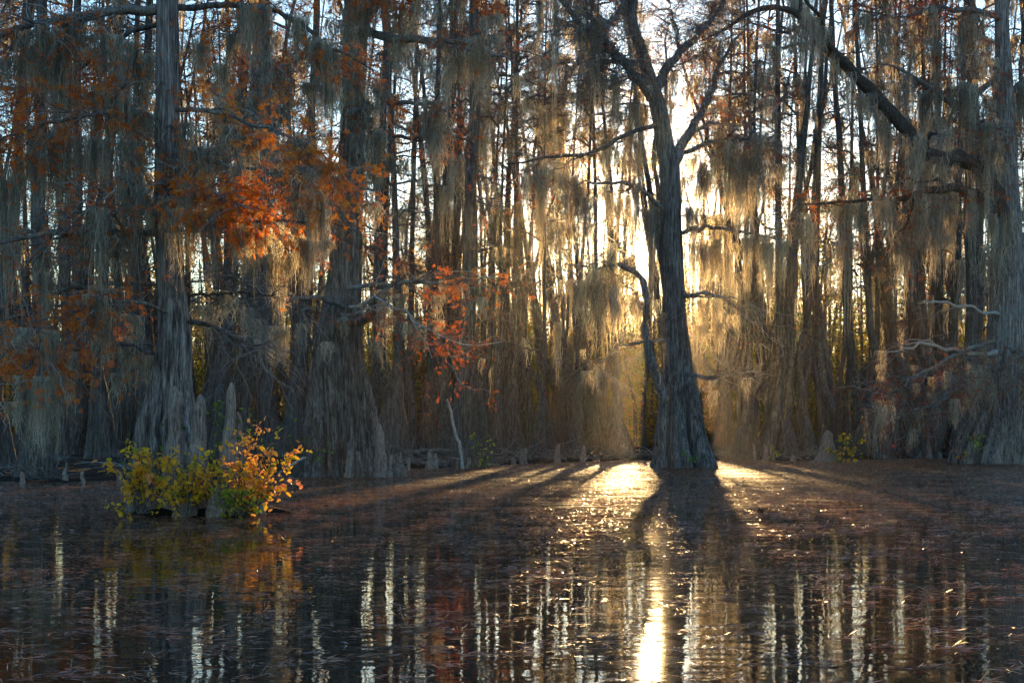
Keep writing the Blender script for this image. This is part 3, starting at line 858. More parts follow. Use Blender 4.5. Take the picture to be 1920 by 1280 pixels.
# front row: (px, width px at mid height, distance, flare proto)
FRONT = [(10, 26, 33, 1), (66, 36, 31.5, 2), (116, 20, 44, 0), (172, 18, 52, 4), (197, 30, 50, 0), (218, 34, 53, 4), (236, 14, 57, 7), (262, 20, 52, 1), (385, 22, 56, 0), (408, 24, 52, 4), (440, 20, 58, 0), (480, 21, 56, 1), (502, 22, 60, 0), (522, 24, 52, 2), (553, 30, 50, 4),
         (690, 18, 58, 0), (727, 27, 54, 5), (752, 25, 45, 2), (775, 16, 57, 0), (797, 24, 58, 4), (817, 20, 60, 0), (833, 20, 56, 1), (848, 24, 62, 0), (872, 33, 43.5, 4), (893, 12, 50, 7), (907, 17, 54, 0), (931, 17, 50.5, 0), (950, 14, 66, 4), (965, 25, 57, 2), (1010, 17, 53, 1), (1026, 24, 62, 0), (1046, 17, 64, 4),
         (1076, 22, 55.5, 1), (1135, 24, 57, 2), (1160, 26, 56, 3), (1350, 22, 59, 1), (1390, 28, 56, 2), (1437, 21, 55.5, 1), (1475, 21, 55.5, 3), (1500, 15, 60, 0), (1519, 19, 58, 1), (1545, 14, 63, 0), (1571, 12, 65, 7), (1612, 22, 59, 4), (1627, 13, 61, 0),
         (1655, 17, 58, 3), (1690, 19, 63, 0), (1722, 16, 62, 1), (1746, 20, 62, 0), (1771, 23, 61, 2), (1800, 26, 60, 5), (1848, 28, 56, 2), (1925, 26, 60, 1), (-30, 30, 36, 2), (1960, 30, 58, 5)]

PHR = {}
lm = [('the islet cypress', 318), ('the fluted cypress', 650), ('the forked cypress', 1265), ('the arching cypress', 1885)]


def proto_of(proto, front, px):
    if not front:
        return 11 + proto % 3
    if 985 < px < 1245 or 1320 < px < 1412 or px in (907, 950, 965, 931, 893, 874, 752):
        return {0: 8, 1: 9, 2: 9, 3: 10, 4: 8, 5: 9, 6: 10, 7: 8}[proto]
    return proto


def place_tree(px, w, d, proto, key, front, label, x=None, y=None, crown=None):
    p = P(px, HZ, d) if x is None else np.array([x, y, 0])
    z = max(0.0, float(ground_z(np.array(p[0]), np.array(p[1]))))
    r = w / 2 / F * d * (0.86 if front else 1.0)
    s = r / 0.25
    hs = R.uniform(0.85, 1.12) if front else R.uniform(0.8, 1.05)
    best = None
    for _ in range(90 if front else 16):
        ro = (R.normal() * 0.02, R.normal() * (0.022 if front else 0.035), R.uniform(0, 6.28))
        hit = trunk_hits(p[0], p[1], z - 0.05, proto_of(proto, front, px), s, hs, ro)
        k = int(((hit if front else hit & ~BLOCKED) * SUNW).sum())
        if best is None or k < best[0]:
            best = (k, ro, hit)
        if k == 0:
            break
    if not front and (best[0] > (7 if BLOCKED.mean() < 0.38 else 0) or NDEEP[0] >= 228):
        return None
    BLOCKED[best[2]] = True
    NDEEP[0] += not front
    root = link('cypress_tree', None, loc=(p[0], p[1], z - 0.05), rot=best[1], scale=(1, 1, 1))
    tag(root, label, 'tree', 'slim cypresses in the front of the wood' if front else 'distant slim cypresses deep in the wood')
    link('trunk', TR_PROTO[proto_of(proto, front, px)][0], root, scale=(s, s, hs))
    bare = in_corridor(p[0], d, r, 1.3)
    ci = R.integers(6, 8) if bare and front else R.integers(0, 6) if front else 11 if 960 < px < 1480 else R.integers(8, 11)
    cw, cl, hp = CR_PROTO[ci]
    cs = (0.8 + 0.25 * s)
    co = link('crown', cw, root, scale=(cs, cs, hs))
    link('foliage', cl, co)
    return root, p, z, cs, hs, hp


R = np.random.default_rng(108)
fr = sorted(FRONT, key=lambda t: t[0])
prev = {}
for (px, w, d, pr) in fr:
    # nearest landmark that leaves a readable count
    best = min(lm, key=lambda q: abs(q[1] - px))
    side = 'left' if px < best[1] else 'right'
    between = [t for t in fr if (t[0] - px) * (t[0] - best[1]) <= 0]
    n = len(between)
    phrase = f'{ORD[n - 1]} slim trunk {side} of {best[0]}'
    look = ('broad' if w > 27 else 'slender' if w < 18 else 'straight') + ' ' + ('flared' if pr in (2, 3, 5, 6) else 'dark')
    key = f'f{px}'
    root, p, z, cs, hs, hp = place_tree(px, w, d, pr, key, True, f'{look} cypress on the bank, {phrase}')
    HOST[key] = phrase
    rz = root.rotation_euler[2]
    c, s_ = math.cos(rz), math.sin(rz)
    cand = [(q, t) for q, t in hp if 4.5 < q[2] * hs < 21]
    R.shuffle(cand)
    for q, t in cand[:(20 if 985 < px < 1412 else 6)]:
        q = q * np.array([cs, cs, hs])
        wp = np.array([p[0] + c * q[0] - s_ * q[1], p[1] + s_ * q[0] + c * q[1], z + q[2]])
        hang(wp, np.array([c * t[0] - s_ * t[1], s_ * t[0] + c * t[1], 0]), R.uniform(0.3, 0.85), R.uniform(1.0, 2.2) * (0.6 + 1.3 * R.random() ** 2), key)

R = np.random.default_rng(109)
# deep rows
deep, tries = [], 0
fx = [(P(a, HZ, d)[0], d) for a, w, d, q in FRONT]
while len(deep) < 400 and tries < 16000:
    tries += 1
    d = 60 + 66 * R.random() ** 1.3
    px = R.uniform(-80, 2000)
    x = (px - 960) / F * d
    r = R.uniform(0.14, 0.37)
    if any((x - a) ** 2 + (d - b) ** 2 < 1.8 for a, b, *_ in deep) or any((x - a) ** 2 + (d - b) ** 2 < 2.0 for a, b in fx):
        continue
    deep.append((x, d, r, px))
n0, tries = len(deep), 0
while len(deep) < n0 + 60 and tries < 3000:     # thin poles low enough in number not to choke the light
    tries += 1
    d = R.uniform(84, 126)
    px = R.uniform(990, 1430)
    x = (px - 960) / F * d
    if any((x - a) ** 2 + (d - b) ** 2 < 1.5 for a, b, *_ in deep):
        continue
    deep.append((x, d, R.uniform(0.07, 0.14), px))
R.shuffle(deep)
DEEP = []
for x, d, r, px in deep:
    got = place_tree(px, r * 2 * F / d, d, int(R.integers(0, 3)), '', False, '-', x, d)
    if got is None:
        continue
    DEEP.append((px, r, got[0]))
    root, p, z, cs, hs, hp = got
    cand = [(q, t) for q, t in hp if 5 < q[2] * hs < 24]
    R.shuffle(cand)
    rz = root.rotation_euler[2]
    c, s_ = math.cos(rz), math.sin(rz)
    for q, t in cand[:2]:
        q = q * np.array([cs, cs, hs])
        MOSS.append(dict(pos=np.array([x + c * q[0] - s_ * q[1], d + s_ * q[0] + c * q[1], z + q[2]]), rz=R.uniform(0, 3.1), w=R.uniform(0.6, 1.4), l=R.uniform(1.4, 3.2), host=None))


DEEP.sort(key=lambda t: t[0])
gap_count = {}
fpx = [t[0] for t in fr]
for px, r, root in DEEP:
    k = int(np.searchsorted(fpx, px)) - 1
    ph = 'beyond the outermost left front trunk' if k < 0 else 'just behind ' + HOST[f'f{fpx[k]}'].replace(' slim trunk', ' front trunk')
    look = 'thin' if r < 0.21 else 'stout' if r > 0.29 else 'slim'
    root['label'] = f'{look} far cypress, {ORD[gap_count.get(k, 0)]} {ph}'
    gap_count[k] = gap_count.get(k, 0) + 1

# ------------------------------------------------------------------ far wood behind everything: leafy mass
def far_wood():
    wood, lv = MB(), MB()
    for i in range(1195):
        d = R.uniform(100, 190) if i < 740 else R.uniform(106, 136)
        px = R.uniform(-300, 2220) if i < 900 else R.uniform(940, 1500)
        x = (px - 960) / F * d
        nsun = abs(px - 1225) < 230
        tall = R.random() > (0.6 if nsun else 0.2)
        h = R.uniform(3, 8) if not tall else R.uniform(9, 15) if nsun else R.uniform(11, 19)
        if 740 <= i < 1130:
            tall, h = False, R.uniform(7.0, 10.8)
        elif i >= 1130:
            tall, h = True, R.uniform(14, 22)
            px = R.uniform(990, 1440)
            x = (px - 960) / F * d
            nsun = True
        rr = R.uniform(1.3, 3.0)
        tube(wood, [(x, d, 0), (x + R.normal() * .2, d, h * .5), (x + R.normal() * .5, d, h)], [0.16, 0.12, 0.04], 6, tint=R.uniform(0, .4))
        n = int((130 if i >= 1130 else 210 if tall and nsun else 420) * rr)
        # clumps
        k = 22
        cc = np.stack([R.normal(size=k) * rr * 0.5, R.normal(size=k) * rr * 0.5, R.uniform(0.08, 1.0, k) ** (1.5 if nsun else 1.0) * h], 1)
        cen = cc[R.integers(0, k, n)] + R.normal(size=(n, 3)) * np.array([0.55, 0.55, 0.4])
        cen += np.array([x, d, 0])
        cen[:, 2] = np.abs(cen[:, 2])
        leaflets(lv, cen, rdir(n, -0.2), rdir(n), R.uniform(0.15, 0.38, n), R.uniform(0.10, 0.2, n), np.clip(R.uniform(0.2, 0.9) + R.normal(size=n) * 0.15, 0, 1))
    o = link('far_wood', lv.mesh('far_wood', M['wood_leaves']))
    tag(o, 'yellow green leafy wood seen through gaps between the trunks', kind='stuff')
    o2 = link('stems', wood.mesh('stems', M['twig']), o)


R = np.random.default_rng(110)
far_wood()

LIT = TARGETS[:14] + [P(400, 900, 17.5), P(455, 895, 17), P(525, 890, 17), P(1100, 905, 28), P(1160, 925, 25), P(1440, 900, 31), P(1540, 945, 21), P(700, 970, 18), P(780, 950, 20), P(950, 912, 28)]


def shades(m):
    for t in LIT:
        dx, dy = m['pos'][0] - t[0], m['pos'][1] - t[1]
        al = dx * SUNH[0] + dy * SUNH[1]
        if al > 1.5 and abs(dx * SUNH[1] - dy * SUNH[0]) < m['w'] * 0.4 + 0.12:
            zr = t[2] + al * math.tan(SUN_EL)
            if m['pos'][2] - m['l'] < zr < m['pos'][2] + 0.2:
                return t[1] < 19 or R.random() < 0.6
    return False


R = np.random.default_rng(111)
MOSS = [m for m in MOSS if not shades(m)]
# ------------------------------------------------------------------ moss: biggest ones as objects, the rest one stuff mesh
for m in MOSS:
    m['size'] = m['w'] * m['l'] / m['pos'][1] ** 2
    px = 960 + F * m['pos'][0] / m['pos'][1]
    py = HZ - F * (m['pos'][2] - CAMZ) / m['pos'][1]
    m['px'], m['py'] = px, py
    inb = -60 < px < 1980 and py + m['l'] * F / m['pos'][1] > -20 and m['host'] is not None
    m['vis'] = inb
order = sorted([m for m in MOSS if m['vis']], key=lambda m: -m['size'])
NOBJ = 292
objs, rest = order[:NOBJ], order[NOBJ:] + [m for m in MOSS if not m['vis']]
byhost = {}
for m in objs:
    byhost.setdefault(m['host'], []).append(m)
for hk, ms in byhost.items():
    limb = ':' in hk and not hk.endswith('trunk')
    if limb:
        ms.sort(key=lambda m: m['px'])
    else:
        ms.sort(key=lambda m: m['py'])
    for i, m in enumerate(ms):
        d = m['pos'][1]
        ln = 'long' if m['l'] > 2.0 else 'short' if m['l'] < 0.8 else 'grey'
        if limb:
            where = f'{ORD[i]} from left along {HOST[hk]}' if len(ms) > 1 else f'on {HOST[hk]}'
        else:
            where = f'{ORD[i]} from top on {HOST[hk]}' if len(ms) > 1 else f'hanging on {HOST[hk]}'
        if d < 30:
            me, ref = NEAR_ME[R.integers(0, len(NEAR_ME))], (0.50, 1.5)
        else:
            me, ref = FAR_ME[R.integers(0, len(FAR_ME))], (0.55, 1.6)
        sx = m['w'] / ref[0]
        o = link('spanish_moss', me, loc=m['pos'], rot=(0, 0, m['rz']), scale=(sx, (0.5 + 0.5 * sx), m['l'] / ref[1]))
        tag(o, f'{ln} moss festoon, {where}', 'moss', 'spanish moss festoons hanging from the cypresses')
mb = MB()
for m in rest:
    if not (-400 < m['px'] < 2320):
        continue
    src = TINY[R.integers(0, len(TINY))] if m['pos'][1] > 58 else MID[R.integers(0, len(MID))]
    v, q, t, c = src.arrays()
    a = m['rz']
    sx = m['w'] / 0.55
    v = v * np.array([sx, 1.0, m['l'] / 1.6])
    v = np.stack([v[:, 0] * math.cos(a) - v[:, 1] * math.sin(a), v[:, 0] * math.sin(a) + v[:, 1] * math.cos(a), v[:, 2]], 1) + m['pos']
    mb.add(v, q, t, c)
tag(link('hanging_moss', mb.mesh('hanging_moss', M['moss'])), 'small grey moss strands far back among the distant trunks', kind='stuff')
print('BLOCKED', BLOCKED.mean(), 'deep', NDEEP, 'MOSS', len(MOSS), 'objs', len(objs), 'rest', len(rest))


# ------------------------------------------------------------------ knees, stump, logs, sticks
def knee(px, top, base, wt, wb, d, label, lean=0.0, name='cypress_knee'):
    mb = MB()
    S, n = 26, 22
    zt = P(0, top, d)[2]
    zb = P(0, base, d)[2] - 0.15
    u = np.linspace(0, 1, S)
    r = (wt + (wb - wt) * (1 - u) ** 1.5) / 2 / F * d
    r *= np.where(u > 0.86, np.sqrt(np.clip(1 - ((u - 0.86) / 0.145) ** 2, 0.02, 1)), 1) * (1 + 0.05 * np.cumsum(R.normal(size=S)) * 0.5)
    x0 = (px - 960) / F * d
    w = np.cumsum(R.normal(size=(S, 2)), axis=0) * 0.006
    p = np.stack([w[:, 0] + lean * u, w[:, 1], u * (zt - zb)], 1)
    tube(mb, p, np.maximum(r, 0.006), n, ridge_mod(S, n, 0.05 + 0.30 * (1 - u) ** 1.3, 5, 0.8, 0.03) + 0.09 * np.sin(u[:, None] * R.uniform(9, 16) + 3 * np.sin(np.arange(n)[None] / n * 6.28 + R.uniform(0, 6)) + R.uniform(0, 6)))
    tag(link(name, mb.mesh(name, M['knee']), loc=(x0, d, zb)), label, 'tree knee' if name == 'cypress_knee' else 'tree stump', 'cypress knees standing in the water' if name == 'cypress_knee' else None)


R = np.random.default_rng(112)
for k in ((325, 724, 985, 22, 70, 17.6, 'tall blunt grey knee, nearest the trunk among yellow leaves'),
          (371, 740, 985, 22, 66, 17.5, 'broad blunt knee beside green leaves, between two taller knees'),
          (430, 717, 985, 17, 56, 17.4, 'tallest narrow knee with a pinkish knobby tip above the yellow shrub'),
          (455, 772, 985, 14, 44, 17.5, 'thin dark knee leaning against the tallest narrow knee'),
          (290, 880, 985, 16, 60, 17.6, 'low dark knee hidden behind the yellow shrub'),
          (345, 880, 985, 18, 70, 17.2, 'squat knee at the waterline under the yellow shrubs'),
          (400, 900, 985, 18, 60, 17.1, 'rounded low knee at the waterline below the broad blunt knee'),
          (415, 938, 985, 12, 30, 17.0, 'tiny knee stub just above the water'),
          (480, 890, 985, 16, 50, 17.6, 'low knee behind the orange leaves'),
          (656, 843, 905, 15, 30, 33.0, 'small rounded knee against the middle of the fluted cypress'),
          (672, 846, 905, 10, 26, 33.1, 'small slim knee beside the rounded knee of the fluted cypress'),
          (712, 793, 905, 10, 36, 33.2, 'tall sharp knee with a notched tip beside the fluted cypress'),
          (733, 852, 905, 8, 20, 33.2, 'short sharp knee outermost beside the fluted cypress'),
          (700, 832, 905, 6, 22, 33.4, 'narrow knee squeezed between the fluted cypress and the tall sharp knee')):
    knee(*k)
knee(1551, 806, 875, 20, 62, 52.0, 'ragged grey stump with a broken top beside a yellow leafed shrub', name='tree_stump')

R = np.random.default_rng(113)
bk = np.sort(np.concatenate([R.uniform(730, 1240, 13), R.uniform(1330, 1900, 12), R.uniform(20, 230, 5)]))
for i, bx in enumerate(bk):
    bd = float(np.interp(bx, SH_PX, SH_D)) - R.uniform(0.1, 1.3)
    yb = HZ + F * CAMZ / bd
    hgt = R.uniform(0.15, 0.75) * F / bd
    knee(bx, yb - hgt, yb + 2, R.uniform(4, 8), R.uniform(9, 18), bd, f'small dark knee at the shoreline, {ORD[i]} from left along the far bank')

# mud islet under the left cypress
mb = MB()
nr, na = 14, 60
th = np.arange(na) / na * 2 * np.pi
cx = (385 - 960) / F * 17.9
rings = []
for i in range(nr):
    f = i / (nr - 1)
    rr = f * (1 + 0.12 * np.sin(5 * th + 1) + 0.07 * np.sin(11 * th))
    z = 0.13 * (1 - f ** 2.2) + 0.03 * np.sin(7 * th + 9 * f) * (1 - f) - 0.10 * f ** 6
    rings.append(np.stack([cx + 1.12 * rr * np.cos(th), 17.95 + 1.0 * rr * np.sin(th), z], 1))
v = np.concatenate(rings)
i = np.arange(nr - 1)[:, None] * na
j = np.arange(na)[None]
mb.add(v, np.stack([i + j, i + (j + 1) % na, i + na + (j + 1) % na, i + na + j], -1).reshape(-1, 4))
tag(link('mud_islet', mb.mesh('mud_islet', M['mud'])), 'low muddy islet under the knees and yellow shrubs', kind='structure')


def stick(name, pts, d, m, label, cat, twigs=0, n=14, group=None):
    path, rad = px_path(pts, d, n, 0.01)
    o = path[0].copy()
    mb = MB()
    tube(mb, path - o, rad, 9, 1 + 0.08 * R.normal(size=(n, 9)))
    ob = link(name, mb.mesh(name, M[m]), loc=o)
    tag(ob, label, cat, group)
    if twigs:
        a, _, _ = twig_set(path - o, rad, twigs, 0.5, 2, 0.1, 1.6)
        link('twig_sprays', a.mesh('twig_sprays', M['twig']), ob)
    return ob


stick('dead_sapling', [(868, 884, 0, 7), (864, 850, 0, 6), (856, 815, 0, 6), (848, 785, 0, 5), (842, 748, 0, 3)], 41.0, 'pale', 'pale leaning dead sapling rising out of the water beside a broad trunk', 'dead sapling', 10)
stick('fallen_branch', [(572, 858, 0, 5), (545, 872, -.2, 4), (520, 890, -.4, 3)], 24.0, 'pale', 'bare pale broken branch sticking out right of the orange shrub', 'branch')
for pts, d, lab in (([(778, 846, 0, 8), (815, 844, .3, 8), (852, 845, .5, 7)], 50, 'mossy fallen log lying between slim trunks behind the dead sapling'),
                    ([(1340, 855, 0, 6), (1375, 848, .4, 6), (1425, 850, .8, 5)], 57, 'fallen log lying behind the foot of the tall forked cypress'),
                    ([(1350, 866, 0, 4), (1362, 852, .4, 4), (1372, 838, .8, 3)], 58, 'slanting broken log propped among trunks near the tall forked cypress'),
                    ([(1498, 858, 0, 5), (1515, 853, .3, 5), (1545, 852, .5, 4)], 57, 'short fallen log reaching the ragged stump'),
                    ([(1018, 846, 0, 4), (1040, 845, .3, 4), (1060, 846, .5, 3)], 57, 'short pale log end between slim trunks at mid bank'),
                    ([(242, 892, 0, 6), (300, 884, .5, 6), (345, 886, 1, 4)], 31.5, 'dark fallen branch along the waterline behind the yellow shrubs')):
    stick('fallen_log', pts, d, 'limb', lab, 'log', 5, group='fallen logs on the muddy bank')

R = np.random.default_rng(114)
# brushwood on the bank
mb = MB()
for (a, b, n) in ((235, 340, 60), (745, 850, 130), (870, 1080, 190), (1100, 1230, 110), (1330, 1560, 170), (0, 120, 40), (1650, 1900, 80)):
    px = R.uniform(a, b, n)
    d = np.interp(px, SH_PX, SH_D) + R.uniform(0.2, 3.0, n)
    x = (px - 960) / F * d
    z = np.maximum(ground_z(x, d), 0.0) + R.uniform(0.0, 0.12, n)
    p = grow(np.stack([x, d, z], 1), rdir(n, 0.12, 0.25), R.uniform(0.5, 1.8, n), 5, 0.1, 0.3)
    tubes3(mb, p, R.uniform(0.008, 0.022, n)[:, None] * np.linspace(1, 0.4, 5)[None], R.uniform(0.1, 0.9, n))
tag(link('brushwood', mb.mesh('brushwood', M['twig'])), 'tangled dead sticks along the muddy waterline', kind='stuff')


# ------------------------------------------------------------------ shrubs
def shrub(name, label, cat, d, stems, leaves, size, tint, m, spread=0.5, tj=0.12, leafw=0.52, group=None, twn=9):
    """stems: (px0, py0, px1, py1)"""
    o = P(stems[0][0], stems[0][1], d)
    w, lv = MB(), MB()
    paths = []
    for (a, b, c_, e) in stems:
        s0, s1 = P(a, b, d) - o, P(c_, e, d + R.normal() * spread * 0.5) - o
        mid = (s0 + s1) / 2 + R.normal(size=3) * 0.06 * np.linalg.norm(s1 - s0)
        p = smooth_path([s0, mid, s1], 8)
        tube(w, p, np.linspace(0.012, 0.004, 8) * (d / 18) ** 0.5, 5, tint=R.uniform(0.1, 0.4))
        paths.append(p)
    paths = np.array(paths)
    n1 = len(stems) * twn
    pos, tan, _ = sample_paths(paths, n1, 0.35, 1.0)
    p1 = grow(pos, nrm(tan * 0.5 + rdir(n1, 0.2, 0.7)), spread * R.uniform(0.3, 0.9, n1), 5, 0.2, 0.3)
    tubes3(w, p1, 0.004 * (d / 18) ** 0.5 * np.ones((n1, 1)) * np.linspace(1, 0.5, 5)[None], R.uniform(0.1, 0.5, n1))
    pos, tan, idx = sample_paths(p1, leaves, 0.1, 1.05)
    tt = tint(pos + o) if callable(tint) else tint
    # each twig has its own hue
    th_ = R.normal(size=n1) * tj
    tn = np.clip(tt + th_[idx] + R.normal(size=leaves) * tj * 0.5, 0, 1)
    dirs = nrm(tan * 0.6 + rdir(leaves, -0.25, 0.7))
    L_ = size * R.uniform(0.4, 1.25, leaves) * np.where(R.random(leaves) < 0.15, 0.6, 1.0)
    broad_leaves(lv, pos, dirs, rdir(leaves, 0.7), L_, L_ * leafw, tn)
    root = link(name, None, loc=o)
    tag(root, label, cat, group)
    link('stem', w.mesh('stem', M['twig']), root)
    link('leaves', lv.mesh('leaves', M[m]), root)
    return root


def fan(px, base, targets, j=8):
    return [(px + R.normal() * j, base, a + R.normal() * 6, b + R.normal() * 6) for a, b in targets]


R = np.random.default_rng(115)
shrub('yellow_shrub', 'golden yellow shrub with reddish stems, left end of the islet', 'shrub', 17.0,
      fan(268, 962, [(215, 868), (240, 850), (262, 838), (285, 845), (300, 850), (320, 862), (232, 890), (290, 880), (265, 862), (250, 880), (330, 880), (205, 860), (225, 845), (250, 828)]), 820, 0.082, lambda p: 0.70, 'yellow', 0.34)
shrub('yellow_shrub', 'yellow green shrub covering the knees in the middle of the islet', 'shrub', 16.9,
      fan(350, 965, [(310, 905), (335, 865), (355, 860), (375, 860), (395, 845), (370, 890), (400, 880), (320, 930), (385, 930), (345, 900), (410, 900), (360, 880)]), 700, 0.078, lambda p: 0.55, 'yellow', 0.34, 0.16)
shrub('orange_shrub', 'brightest orange and gold shrub, right end of the islet', 'shrub', 16.9,
      fan(462, 965, [(415, 840), (440, 850), (470, 830), (478, 815), (500, 850), (530, 840), (520, 870), (540, 880), (490, 880), (450, 880), (470, 900), (515, 900), (430, 865), (500, 910), (455, 905), (460, 805), (480, 800), (515, 815), (540, 850), (440, 820)]), 1050, 0.082, lambda p: 0.78, 'yellow', 0.36, 0.18)
shrub('green_shrub', 'low green and yellow shrub drooping to the water below the orange shrub', 'shrub', 16.6,
      fan(450, 966, [(430, 930), (445, 925), (460, 940), (475, 945), (440, 950), (455, 915), (490, 935), (415, 945)]), 240, 0.075, lambda p: 0.26, 'yellow', 0.22, 0.12)
shrub('green_vine', 'bright green vine leaves climbing between the blunt knee and tallest knee', 'vine', 17.7,
      [(395, 960, 395, 760), (400, 960, 408, 735), (390, 960, 385, 800), (410, 960, 415, 790), (440, 960, 470, 770), (445, 960, 462, 765)], 210, 0.075, 0.55, 'green', 0.26, 0.25)
shrub('green_vine', 'dim green vine leaves on the trunk left of the tallest blunt knee', 'vine', 17.7,
      [(255, 960, 238, 815), (300, 960, 312, 790), (318, 960, 330, 770)], 70, 0.06, 0.3, 'green', 0.2, 0.2)
shrub('yellow_sprig', 'small yellow sprig low over the water, apart from the islet shrubs', 'sprig', 16.6,
      fan(240, 968, [(205, 945), (215, 955), (228, 958)], 4), 34, 0.085, 0.66, 'yellow', 0.14)
shrub('bare_shrub', 'grey twiggy half bare shrub left of the fluted cypress', 'shrub', 31.0,
      fan(560, 893, [(520, 800), (540, 780), (560, 785), (580, 790), (600, 800), (570, 820), (530, 830), (610, 830), (590, 815)]), 110, 0.08, 0.45, 'green', 0.75, 0.25, twn=40)
shrub('green_sapling', 'small bright green plant between two slim trunks at the waterline', 'plant', 42.3,
      fan(910, 878, [(905, 815), (915, 820), (900, 855), (918, 858), (908, 850), (895, 862)], 4), 60, 0.17, 0.75, 'green', 0.35, 0.2)
shrub('yellow_shrub', 'small yellow green shrub beside the ragged grey stump', 'shrub', 51.5,
      fan(1585, 868, [(1575, 830), (1590, 815), (1600, 840), (1618, 820), (1622, 845), (1580, 850), (1600, 855), (1565, 845)]), 190, 0.17, lambda p: 0.42, 'yellow', 0.55, 0.2)
shrub('green_sprig', 'tiny green sprig growing on the foot of the tall forked cypress', 'sprig', 41.3,
      fan(1290, 876, [(1286, 850), (1294, 838), (1289, 862)], 3), 26, 0.13, 0.7, 'green', 0.2)
shrub('green_sprig', 'hanging bright green leaf cluster before the massive cypress foot', 'sprig', 47.5,
      fan(1834, 868, [(1832, 815), (1838, 820), (1828, 808)], 2), 26, 0.2, 0.8, 'green', 0.2)
shrub('orange_sprig', 'tiny orange sprig at the waterline before the massive cypress', 'sprig', 48.5,
      fan(1804, 870, [(1802, 845), (1808, 850)], 2), 20, 0.14, 0.7, 'yellow', 0.2)
shrub('green_sprig', 'yellow green sprig at the foot of paired trunks near the stump', 'sprig', 53.0,
      fan(1447, 862, [(1443, 838), (1450, 845)], 2), 22, 0.15, 0.9, 'green', 0.22)
shrub('green_sprig', 'small green sprig low on the fluted cypress trunk', 'sprig', 32.4,
      [(612, 893, 603, 842), (625, 893, 624, 826)], 26, 0.1, 0.7, 'green', 0.16)


# ------------------------------------------------------------------ floating litter
def litter():
    mb = MB()

    def strip(n, d0, d1, size, wr, clump, sl):
        d = np.sqrt(R.uniform(d0 ** 2, d1 ** 2, n))
        px = R.uniform(-150, 2070, n)
        x = (px - 960) / F * d
        # drifting streaks
        f = np.sin(d * 2.1 + 1.7 * np.sin(x * 0.23) + 0.3 * x) + 0.8 * np.sin(d * 5.3 + x * 0.6 + 2 * np.sin(d * 0.7)) + 0.7 * np.sin(x * 1.1 - d * 0.4)
        cl = np.interp(d, [6, 12, 16, 20, 26, 40, 60], [2.1, 1.35, 0.7, 0.05, -0.5, -0.55, -0.5])
        keep = f + R.normal(size=n) * sl > cl
        x, d = x[keep], d[keep]
        keep = d < shore(x, d) + 0.3
        x, d = x[keep], d[keep]
        k = len(x)
        az = R.normal(size=k) * 0.5 + (R.random(k) < 0.5) * np.pi + 0.1
        dirs = np.stack([np.cos(az), np.sin(az), R.normal(size=k) * 0.05], 1)
        ty = np.where(R.random(k) < 0.25, 0.3, 0.07)
        nor = np.stack([R.normal(size=k) * 0.24, R.normal(size=k) * ty, np.ones(k)], 1)
        L_ = size * R.uniform(0.4, 1.5, k) * np.interp(d, [6, 20, 30, 60], [0.9, 0.9, 1.1, 1.4])
        tn = np.clip(R.normal(0.5, 0.2, k), 0, 0.93)
        tn = np.where(R.random(k) < 0.02, 0.98, tn)
        leaflets(mb, np.stack([x, d, np.full(k, 0.006) + R.random(k) * 0.008], 1), dirs, nor, L_, L_ * R.uniform(*wr, k), tn)
    strip(420000, 6, 62, 0.062, (0.08, 0.32), 0, 0.75)
    # clustered needle sprigs near the camera
    n = 3400
    d = np.sqrt(R.uniform(5.5 ** 2, 27 ** 2, n))
    x = (R.uniform(-100, 2020, n) - 960) / F * d
    az = R.normal(size=n) * 0.35
    L_ = R.uniform(0.12, 0.5, n)
    ax = np.stack([np.cos(az), np.sin(az), np.zeros(n)], 1)
    tn = np.clip(R.normal(0.55, 0.2, n), 0, 0.93)
    for k in range(26):
        f = R.uniform(-0.5, 0.5, n)
        c = np.stack([x, d, np.full(n, 0.012)], 1) + ax * (L_ * f)[:, None] + R.normal(size=(n, 3)) * np.array([0.012, 0.03, 0.004])
        dd = ax + R.normal(size=(n, 3)) * np.array([0.5, 0.5, 0.12])
        leaflets(mb, c, dd, np.stack([R.normal(size=n) * .3, R.normal(size=n) * .3, np.ones(n)], 1), R.uniform(0.03, 0.10, n), 0.0065, np.clip(tn + R.normal(size=n) * 0.1, 0, 0.94))
    tag(link('floating_litter', mb.mesh('floating_litter', M['litter'])), 'brown cypress needles and leaf bits drifting on the dark water', kind='stuff')


R = np.random.default_rng(116)
litter()

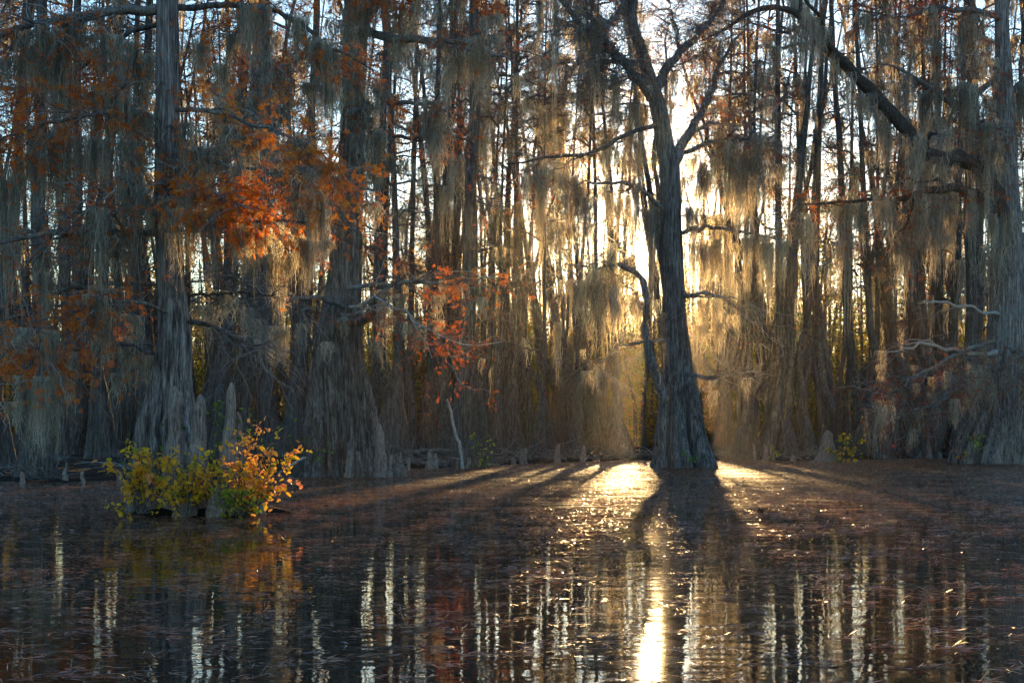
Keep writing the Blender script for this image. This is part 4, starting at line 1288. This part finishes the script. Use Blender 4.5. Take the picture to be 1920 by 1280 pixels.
# ------------------------------------------------------------------ haze
def haze():
    mb = MB()
    x0, x1, y0, y1, z0, z1 = -150, 150, -30, 200, -3, 34
    v = [(x, y, z) for z in (z0, z1) for y in (y0, y1) for x in (x0, x1)]
    mb.add(v, [[0, 2, 3, 1], [4, 5, 7, 6], [0, 1, 5, 4], [2, 6, 7, 3], [0, 4, 6, 2], [1, 3, 7, 5]])
    m, N, L, out = mat('haze')
    p = N('ShaderNodeVolumePrincipled')
    p.inputs['Color'].default_value = (0.98, 0.92, 0.82, 1)
    p.inputs['Density'].default_value = 0.00015
    p.inputs['Anisotropy'].default_value = 0.9
    L(p.outputs[0], out.inputs['Volume'])
    tag(link('haze', mb.mesh('haze', m, False)), 'thin pale evening haze hanging in the wood', kind='stuff')


haze()

# ------------------------------------------------------------------ light, sky, camera
sc = bpy.context.scene
w = bpy.data.worlds.new('World')
sc.world = w
w.use_nodes = True
nt = w.node_tree
bg = nt.nodes['Background']
sky = nt.nodes.new('ShaderNodeTexSky')
sky.sky_type = 'NISHITA'
sky.sun_disc = False
sky.sun_elevation = SUN_EL
sky.sun_rotation = SUN_AZ
sky.air_density = 1.5
sky.dust_density = 0.25
sky.ozone_density = 5.0
nt.links.new(sky.outputs[0], bg.inputs['Color'])
bg.inputs['Strength'].default_value = 0.10

sun = bpy.data.lights.new('sun', 'SUN')
sun.energy = 5.0
sun.angle = math.radians(0.55)
sun.color = (1.0, 0.63, 0.26)
so = bpy.data.objects.new('sun', sun)
C.objects.link(so)
so.rotation_euler = (math.radians(90) - SUN_EL, 0, math.pi - SUN_AZ)   # light travels from the sun at +Y towards the camera
so.location = (0, 0, 60)

cam = bpy.data.cameras.new('camera')
cam.sensor_width = 36
cam.lens = 36 * F / 1920
cam.shift_y = (HZ - 640) / 1920
cam.clip_end = 2000
co = bpy.data.objects.new('camera', cam)
C.objects.link(co)
co.location = (0, 0, CAMZ)
co.rotation_euler = (math.radians(90), 0, 0)
sc.camera = co

sc.view_settings.view_transform = 'Standard'
sc.view_settings.look = 'None'
sc.view_settings.exposure = 2.28
sc.view_settings.gamma = 1.0
cy = sc.cycles
cy.volume_bounces = 0
cy.volume_step_rate = 4.0
cy.max_bounces = 6
cy.diffuse_bounces = 3
cy.glossy_bounces = 3
cy.transmission_bounces = 4
cy.transparent_max_bounces = 6
cy.use_denoising = True
cy.denoiser = 'OPENIMAGEDENOISE'
cy.denoising_input_passes = 'RGB_ALBEDO_NORMAL'
cy.denoising_prefilter = 'NONE'
cy.sample_clamp_indirect = 4.0
